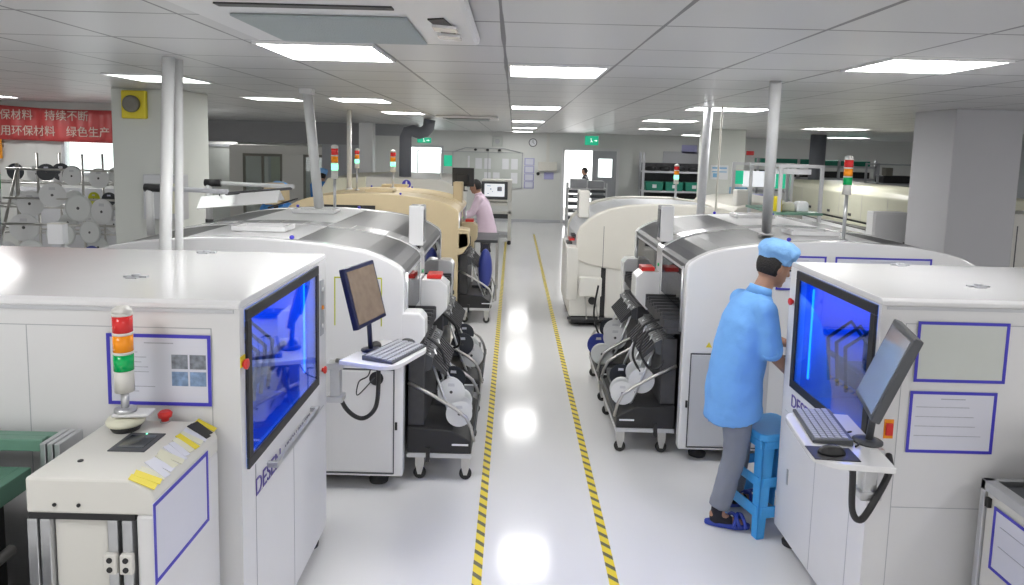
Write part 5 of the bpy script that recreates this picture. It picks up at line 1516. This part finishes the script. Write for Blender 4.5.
RL = [  # x pixel-free world placement: x, y, z, scale, kind
    (-5.05, 7.3, 1.6, 1.55, 'reel_white'), (-4.78, 7.25, 1.7, 1.4, 'reel_white'), (-4.45, 7.15, 1.58, 1.6, 'reel_clear'), (-4.15, 7.05, 1.56, 1.45, 'reel_white'),
    (-4.95, 7.05, 1.38, 1.6, 'reel_white'), (-4.55, 7.0, 1.32, 1.5, 'reel_clear'), (-4.22, 6.95, 1.36, 1.3, 'reel_clear'), (-5.00, 6.85, 1.12, 1.6, 'reel_white'),
    (-4.72, 6.8, 1.18, 1.3, 'reel_clear'), (-4.40, 6.8, 1.12, 1.35, 'reel_clear'), (-4.12, 6.8, 1.14, 1.2, 'reel_blue'), (-4.60, 7.3, 1.9, 1.1, 'reel_white'),
    (-4.90, 7.35, 1.93, 1.0, 'reel_dark'), (-4.35, 7.35, 1.88, 1.2, 'reel_white'), (-4.10, 7.35, 1.8, 1.2, 'reel_clear'),
    (-5.36, 8.3, 1.89, 1.15, 'reel_dark'), (-5.20, 8.26, 1.86, 1.2, 'reel_dark'), (-4.72, 8.3, 1.87, 1.0, 'reel_clear'), (-4.62, 8.3, 1.61, 1.1, 'reel_lime'),
    (-4.80, 8.3, 1.58, 0.9, 'reel_dark'), (-5.22, 8.3, 1.58, 1.1, 'reel_clear'), (-4.98, 8.3, 1.58, 0.9, 'reel_lime'), (-5.4, 8.3, 1.86, 1.1, 'reel_white'),
    (-5.65, 8.3, 1.86, 1.1, 'reel_white'), (-5.9, 8.3, 1.88, 1.1, 'reel_dark'), (-6.15, 8.3, 1.87, 1.1, 'reel_white'), (-5.3, 8.3, 1.29, 1.2, 'reel_clear'),
    (-5.05, 8.3, 1.28, 1.2, 'reel_white'), (-4.75, 8.3, 1.28, 1.1, 'reel_white'), (-4.6, 8.3, 0.99, 1.1, 'reel_clear'), (-4.95, 8.3, 1.0, 1.3, 'reel_clear'),
    (-5.6, 8.3, 1.58, 1.1, 'reel_white'), (-5.9, 8.3, 1.58, 1.1, 'reel_clear'),
]
colr = {'reel_white': 'white', 'reel_clear': 'milky', 'reel_dark': 'black', 'reel_blue': 'blue', 'reel_lime': 'lime green'}
ORD = ['first', 'second', 'third', 'fourth', 'fifth', 'sixth', 'seventh', 'eighth', 'ninth', 'tenth', 'eleventh', 'twelfth']


def reel_row(x, y, z):
    return ('front' if y < 8 else 'rear') + (' top' if z > (1.85 if y < 8 else 1.8) else ' upper' if z > 1.5 else ' middle' if z > 1.25 else ' low')


for k, (x, y, z, sc, kind) in enumerate(RL):
    row = reel_row(x, y, z)
    pos = sorted(q_[0] for q_ in RL if reel_row(*q_[:3]) == row).index(x)
    lab = '%s reel, %s from the left in the %s row of the reel %s' % (colr[kind], ORD[pos], row, 'stand' if y < 8 else 'rack')
    reel(kind, (x, y, z - 0.06), 0.25 * math.sin(k * 1.7), lab, sc, GK)
# stand with horizontal bars that carries the front reels
hs = thing('reel_stand', 'steel bar stand carrying large white reels at the left edge', 'stand', (-5.3, 7.2, 0))
for x in (0.0, 1.30):
    MB().tube([(x, 0.28, 0), (x, 0.28, 1.95)], 0.018, 8).tube([(x, -0.45, 0), (x, 0.28, 1.9)], 0.014, 8).build('stand_post', M['steel'], hs)
for z, y in ((1.90, 0.12), (1.60, 0.06), (1.36, -0.2), (1.12, -0.38)):
    MB().tube([(0.0, y, z), (1.30, y, z)], 0.012, 8).build('stand_bar', M['steel'], hs)
bxw = thing('carton', 'small white carton standing behind the left printer near the reels', 'box', (-3.28, 4.9, 0))
MB().box(0, 0.11, 0, 0.06, 1.49, 1.63).build('carton_body', M['paper_white'], bxw, bevel=0.002)
MB().box(0.0, 0.11, 0.0, 0.06, 1.631, 1.637).build('carton_flap', M['warm_white'], bxw)
MB().box(0.02, 0.09, 0.01, 0.05, 0, 1.49).build('carton_stand', M['light_grey'], bxw)

# workbench light frame behind the left printer
wf = thing('lamp_frame', 'white pipe frame with black joints carrying a strip lamp at left', 'frame', (-2.60, 5.0, 0))
for x, y in ((0.0, 0.0), (0.10, 0.75)):
    MB().tube([(x, y, 1.56), (x, y, 1.90)], 0.026, 12).build('frame_post', M['pvc'], wf)
for x, y, ex_ in ((0, 0, 0.56), (0.10, 0.75, 0.70)):
    MB().tube([(x, y, 1.90), (x + ex_, y, 1.885)], 0.018, 10).build('frame_arm', M['light_grey' if y == 0 else 'pvc'], wf)
    MB().tube([(x - 0.03, y, 1.90), (x + 0.10, y, 1.90)], 0.031, 10).build('frame_joint', M['black'], wf)
MB().tube([(0.55, 0.0, 1.87), (0.78, 0.75, 1.87)], 0.012, 8).build('cross_arm', M['dark'], wf)
MB().tube([(0.10, 0.75, 1.565), (0.10, 0.75, 1.60)], 0.032, 10).build('frame_collar', M['black'], wf)
lm = thing('strip_lamp', 'white angled strip lamp hanging from the pipe frame at left', 'lamp', (-2.24, 5.1, 1.80))
R = Matrix.Rotation(0.12, 3, 'Z') @ Matrix.Rotation(-0.10, 3, 'Y')
lmb = MB()
for (dx, nrm) in ((0, 0.55), (0, -0.55)):
    lmb.obox(R @ Vector((0.25, -0.065 if nrm > 0 else 0.065, -0.0)), (0.56, 0.15, 0.006), R @ Matrix.Rotation(nrm, 3, 'X'))
lmb.build('lamp_reflector', M['white_gloss'], lm)
MB().tube([R @ Vector((0.0, 0, -0.01)), R @ Vector((0.44, 0, -0.01))], 0.013, 10).build('lamp_tube', M['paper_white'], lm)
MB().tube([(0.1, 0, 0.01), (0.1, 0, 0.08)], 0.005, 6).tube([(0.34, 0.04, 0.03), (0.34, 0.04, 0.09)], 0.005, 6).build('lamp_hook', M['dark'], lm)
# tan monitor box behind it
tb = thing('operator_terminal', 'tan box shaped terminal on an arm above the rear left hood', 'terminal', (-3.12, 8.75, 0))
MB().box(0, 0.20, 0, 0.2, 1.46, 1.73).box(0.08, 0.25, 0.05, 0.25, 1.50, 1.68).build('terminal_box', M['tan'], tb, bevel=0.015)
MB().tube([(0.12, 0.1, 1.40), (0.12, 0.1, 1.48)], 0.03, 8).build('terminal_neck', M['dark'], tb)
MB().prism([(0.05, 1.41), (0.40, 1.53), (0.40, 1.55), (0.05, 1.43)], 'y', 0.0, 0.1).build('terminal_arm', M['dark'], tb)

# ------------------------------------------------------------------ office booth at the far left
ob = thing('office_booth', 'white partition booth with bronze framed glass doors at the rear left', 'booth', (-6.72, 16.6, 0))
pn = MB().box(0, 2.9, 0.0, 0.06, 1.96, 2.16).box(0, 0.32, 0, 0.06, 0, 1.96).box(1.25, 1.75, 0, 0.06, 0, 1.96).box(2.52, 2.9, 0, 0.06, 0, 1.96).box(0, 2.9, 0.06, 2.5, 2.12, 2.16)
pn.box(0, 0.05, 0.06, 2.5, 0, 2.12)
pn.build('partition_wall', M['warm_white'], ob, bevel=0.006)
for a, b in ((0.32, 1.25), (1.75, 2.52)):
    dd = MB().box(a, a + 0.05, -0.01, 0.05, 0, 1.96).box(b - 0.05, b, -0.01, 0.05, 0, 1.96).box(a + 0.05, b - 0.05, -0.01, 0.05, 1.90, 1.96).box(a + 0.05, b - 0.05, -0.01, 0.05, 0, 0.15)
    if a < 1:
        dd.box(0.76, 0.81, -0.01, 0.05, 0.15, 1.90)
    de = dd.build('door_frame', M['brown_frame'], ob)
    MB().box(a + 0.05, b - 0.05, 0.015, 0.025, 0.15, 1.90).build('door_glass', M['clear'], de)
MB().box(0.88, 1.12, 0.3, 0.34, 0.3, 1.9).build('curtain_strip', M['cream'], ob)
bw = struct(MB().box(-9.5, -6.95, 17.6, 17.7, 0, CEIL), 'wall_inner_left', M['wall'])
d3 = struct(MB().box(-7.72, -7.66, 17.54, 17.6, 0, 2.15).box(-7.06, -7.0, 17.54, 17.6, 0, 2.15).box(-7.66, -7.06, 17.54, 17.6, 2.09, 2.15), 'door_3', M['grey_paint'])
MB().box(-7.66, -7.06, 17.56, 17.6, 0, 2.09).build('door_leaf', M['whiteboard'], d3)
MB().box(-7.60, -7.55, 17.52, 17.56, 1.0, 1.15).build('door_handle', M['dark'], d3)

# ------------------------------------------------------------------ right rear: oven, benches, cabinet
ov = thing('reflow_oven', 'long cream reflow oven with a dark seam line beyond the right mounter', 'oven', (5.9, 9.2, 0))
MB().prism([(0.0, 1.15), (0.0, 1.60), (0.06, 1.68), (0.22, 1.72), (1.2, 1.72), (1.2, 1.15)], 'y', 0, 6.0).build('upper_hood', M['cream'], ov, bevel=0.02)
MB().box(0.0, 1.2, 0.0, 6.0, 0.1, 1.115).build('lower_body', M['cream'], ov, bevel=0.01)
MB().box(0.03, 1.17, 0.02, 5.98, 1.115, 1.15).build('seam_line', M['black'], ov)
for k in range(7):
    y = 0.5 + k * 0.82
    MB().box(-0.012, 0, y, y + 0.09, 1.21, 1.255).build('hood_latch', M['dark'], ov)
    MB().box(-0.012, 0, y + 0.3, y + 0.39, 0.95, 0.995).build('panel_latch', M['dark'], ov)
    MB().box(-0.003, 0, y - 0.35, y - 0.34, 1.16, 1.60).build('panel_seam', M['beige'], ov)
cbx = thing('control_cabinet', 'pale grey electrical cabinet with a warning triangle left of the right column', 'cabinet', (3.88, 7.5, 0))
MB().box(0, 0.37, 0, 0.14, 0.0, 1.66).build('cabinet_shell', M['white'], cbx, bevel=0.008)
MB().box(0.02, 0.35, -0.012, 0, 0.2, 1.64).build('cabinet_door', M['white'], cbx, bevel=0.004)
MB().prism([(0.10, 1.33), (0.16, 1.33), (0.13, 1.385)], 'y', -0.015, -0.0125).build('warning_label', M['yellow'], cbx)
MB().box(0.335, 0.35, -0.02, -0.012, 1.28, 1.34).build('cabinet_latch', M['charcoal'], cbx)

# rear hoods of a second line between the mounter and the oven
m2 = thing('chip_mounter', 'pale low machine with long grey hoods beyond the right mounter', 'machine', (4.05, 7.35, 0))
MB().prism([(0, 0.0), (0, 1.20), (0.2, 1.27), (0.5, 1.30), (1.7, 1.10), (1.7, 0.0)], 'y', 0.6, 4.0).build('body', M['light_grey'], m2, bevel=0.02)
MB().prism([(0.52, 1.298), (1.65, 1.11), (1.65, 1.12), (0.52, 1.308)], 'y', 0.8, 3.8).build('hood', M['hood'], m2)

bn1 = thing('workbench', 'steel framed bench with a green mat and boxes behind the white pole', 'bench', (3.04, 8.0, 0))
for x, y in ((0, 0), (0.47, 0), (0, 1.0), (0.47, 1.0)):
    MB().box(x, x + 0.035, y, y + 0.035, 0, 2.1).build('bench_post', M['alu'], bn1)
MB().box(0, 0.505, 0.0, 0.035, 2.1, 2.135).box(0, 0.505, 1.0, 1.035, 2.1, 2.135).box(0, 0.035, 0.035, 1.0, 2.1, 2.135).box(0.47, 0.505, 0.035, 1.0, 2.1, 2.135).build('top_rail', M['alu'], bn1)
MB().box(-0.02, 0.51, -0.02, 1.05, 1.56, 1.59).build('bench_top', M['green_metal'], bn1)
MB().box(0.04, 0.44, 0.2, 0.3, 2.02, 2.08).build('strip_light', M['paper_white'], bn1)
for k, (x, y, w, h, m, lab) in enumerate(((0.05, 0.10, 0.13, 0.17, 'yellow', 'yellow rounded packet on the green bench mat'), (0.19, 0.15, 0.16, 0.10, 'cream', 'cream low box beside the yellow packet on the bench'), (0.36, 0.12, 0.14, 0.12, 'paper_white', 'white paper bag at the right end of the bench'))):
    o = MB().prism([(x, 0), (x + w, 0), (x + w * 0.96, h * 0.8), (x + w * 0.8, h), (x + w * 0.2, h * 0.95), (x + 0.01, h * 0.7)], 'y', y, y + 0.15).build('packet', M[m], None, bevel=0.01)
    o.location = (2.95, 8.0, 1.591)
    tag(o, lab, 'box')
bn2 = thing('workbench', 'rear bench with green and white screens right of the pale column', 'bench', (3.75, 12.0, 0))
for x in (0.0, 1.0):
    MB().box(x, x + 0.05, 0, 0.05, 0, 2.05).build('bench_post', M['alu'], bn2)
MB().box(0, 1.05, 0, 0.6, 1.30, 1.34).build('bench_top', M['alu'], bn2)
MB().box(0, 1.05, 0, 0.05, 2.05, 2.1).build('top_rail', M['alu'], bn2)
MB().box(0.08, 0.22, 0.1, 0.14, 1.72, 1.95).build('green_panel', M['exit_green'], bn2)
MB().box(0.78, 0.95, 0.1, 0.14, 1.66, 1.95).build('green_panel', M['exit_green'], bn2)
MB().box(0.22, 0.78, 0.1, 0.14, 1.68, 1.95).build('lit_screen', M['lcd_white'], bn2)
MB().box(0.05, 0.30, 0.08, 0.3, 1.50, 1.66).build('blue_case', M['label_cyan'], bn2, bevel=0.01)
MB().box(0.32, 0.7, 0.08, 0.3, 1.36, 1.55).build('lilac_case', M['lilac'], bn2, bevel=0.01)
MB().box(0.05, 0.95, 0.3, 0.5, 1.34, 1.5).build('dark_shelf', M['dark'], bn2)
rs = thing('equipment_rack', 'dark open rack with black equipment against the right rear wall', 'shelf', (8.3, 16.0, 0))
for x in (0, 1.1, 2.2):
    for y in (0.0, 0.55):
        MB().box(x, x + 0.04, y, y + 0.04, 0, 2.1).build('upright', M['grey_paint'], rs)
for z in (0.6, 1.1, 1.62, 2.06):
    MB().box(0, 2.24, 0, 0.59, z, z + 0.03).build('shelf_board', M['grey_paint'], rs)
MB().box(0.2, 0.9, 0.1, 0.5, 1.65, 1.82).box(1.2, 1.9, 0.1, 0.5, 1.65, 1.78).build('equipment', M['black'], rs, bevel=0.02)
MB().box(0.25, 0.4, 0.1, 0.3, 1.82, 2.0).build('coffee_tin', M['brown_frame'], rs)
rs2 = thing('equipment_rack', 'long grey rack with green trays behind the cream oven', 'shelf', (6.0, 17.3, 0))
for x in (0, 1.0, 2.0, 2.9):
    MB().box(x, x + 0.05, 0, 0.05, 0, 2.15).build('upright', M['light_grey'], rs2)
for z in (1.3, 1.65, 1.95):
    MB().box(0, 2.95, 0, 0.6, z, z + 0.05).build('shelf_board', M['light_grey'], rs2)
MB().box(0.1, 1.4, 0.05, 0.5, 2.0, 2.14).box(1.5, 2.8, 0.05, 0.5, 2.0, 2.12).build('green_tray', M['bin'], rs2)
MB().box(0.1, 1.4, 0.05, 0.5, 1.70, 1.85).box(1.6, 2.8, 0.05, 0.5, 1.70, 1.85).build('black_tray', M['black'], rs2)
vd = MB().tube([(6.9, 16.0, 1.6), (6.9, 16.0, CEIL - 0.001)], 0.17, 20).build('exhaust_duct', M['duct'])
tag(vd, 'dark vertical exhaust duct rising behind the cream oven', 'duct')
pst = MB().box(3.93, 4.28, 13.985, 13.999, 1.72, 2.0).build('poster', M['paper_white'])
tag(pst, 'white and cyan poster on the pale column at right', 'poster')
MB().box(3.96, 4.25, 13.982, 13.9848, 1.93, 1.96).box(3.96, 4.25, 13.982, 13.9848, 1.86, 1.88).box(3.98, 4.1, 13.982, 13.9848, 1.76, 1.84).build('poster_print', M['label_cyan'], pst)
sg = MB().box(5.05, 5.5, BY - 0.04, BY - 0.001, 2.2, 2.45).build('wall_sign', M['lilac'])
tag(sg, 'small blue sign high on the rear wall between the pale column and white pole', 'sign')
ds = MB().box(7.0, 7.22, BY - 0.04, BY - 0.001, 2.2, 2.32).build('display_sign', M['red_lens'])
tag(ds, 'small red lit display high on the rear wall', 'sign')
# partition and bright machine glimpsed at the right edge
rp = struct(MB().box(8.6, 8.7, 7.0, 13.5, 0, 1.0), 'trim_7', M['warm_white'])
re_ = thing('storage_cabinet', 'pale cabinet glimpsed beyond the right column at the picture edge', 'cabinet', (4.95, 6.9, 0))
MB().box(0, 0.8, 0, 0.5, 0.05, 1.72).build('cabinet_shell', M['warm_white'], re_, bevel=0.01)
MB().box(0.05, 0.06, -0.003, 0, 0.1, 1.6).build('door_gap', M['charcoal'], re_)

# the bag and stool by the tan machine
bg_ = thing('blue_bag', 'dark blue bag hanging on the cart beside the tan machine', 'bag', (-0.33, 8.9, 0.45))
MB().ball((0, 0, 0.24), (0.09, 0.10, 0.26), seg=18, rings=12).build('bag_body', M['reel_blue'], bg_)
MB().tube([(-0.06, 0, 0.46), (-0.04, 0, 0.56), (0.04, 0, 0.56), (0.06, 0, 0.46)], 0.010, 8).build('bag_strap', M['black'], bg_)
tt = thing('side_table', 'dark topped steel table at the far end of the tan machine', 'table', (-0.60, 10.12, 0))
MB().box(0, 0.40, 0, 0.9, 0.86, 0.90).build('table_top', M['charcoal'], tt, bevel=0.004)
for x in (0.0, 0.37):
    for y in (0.0, 0.87):
        MB().box(x, x + 0.03, y, y + 0.03, 0, 0.86).build('leg', M['steel'], tt)
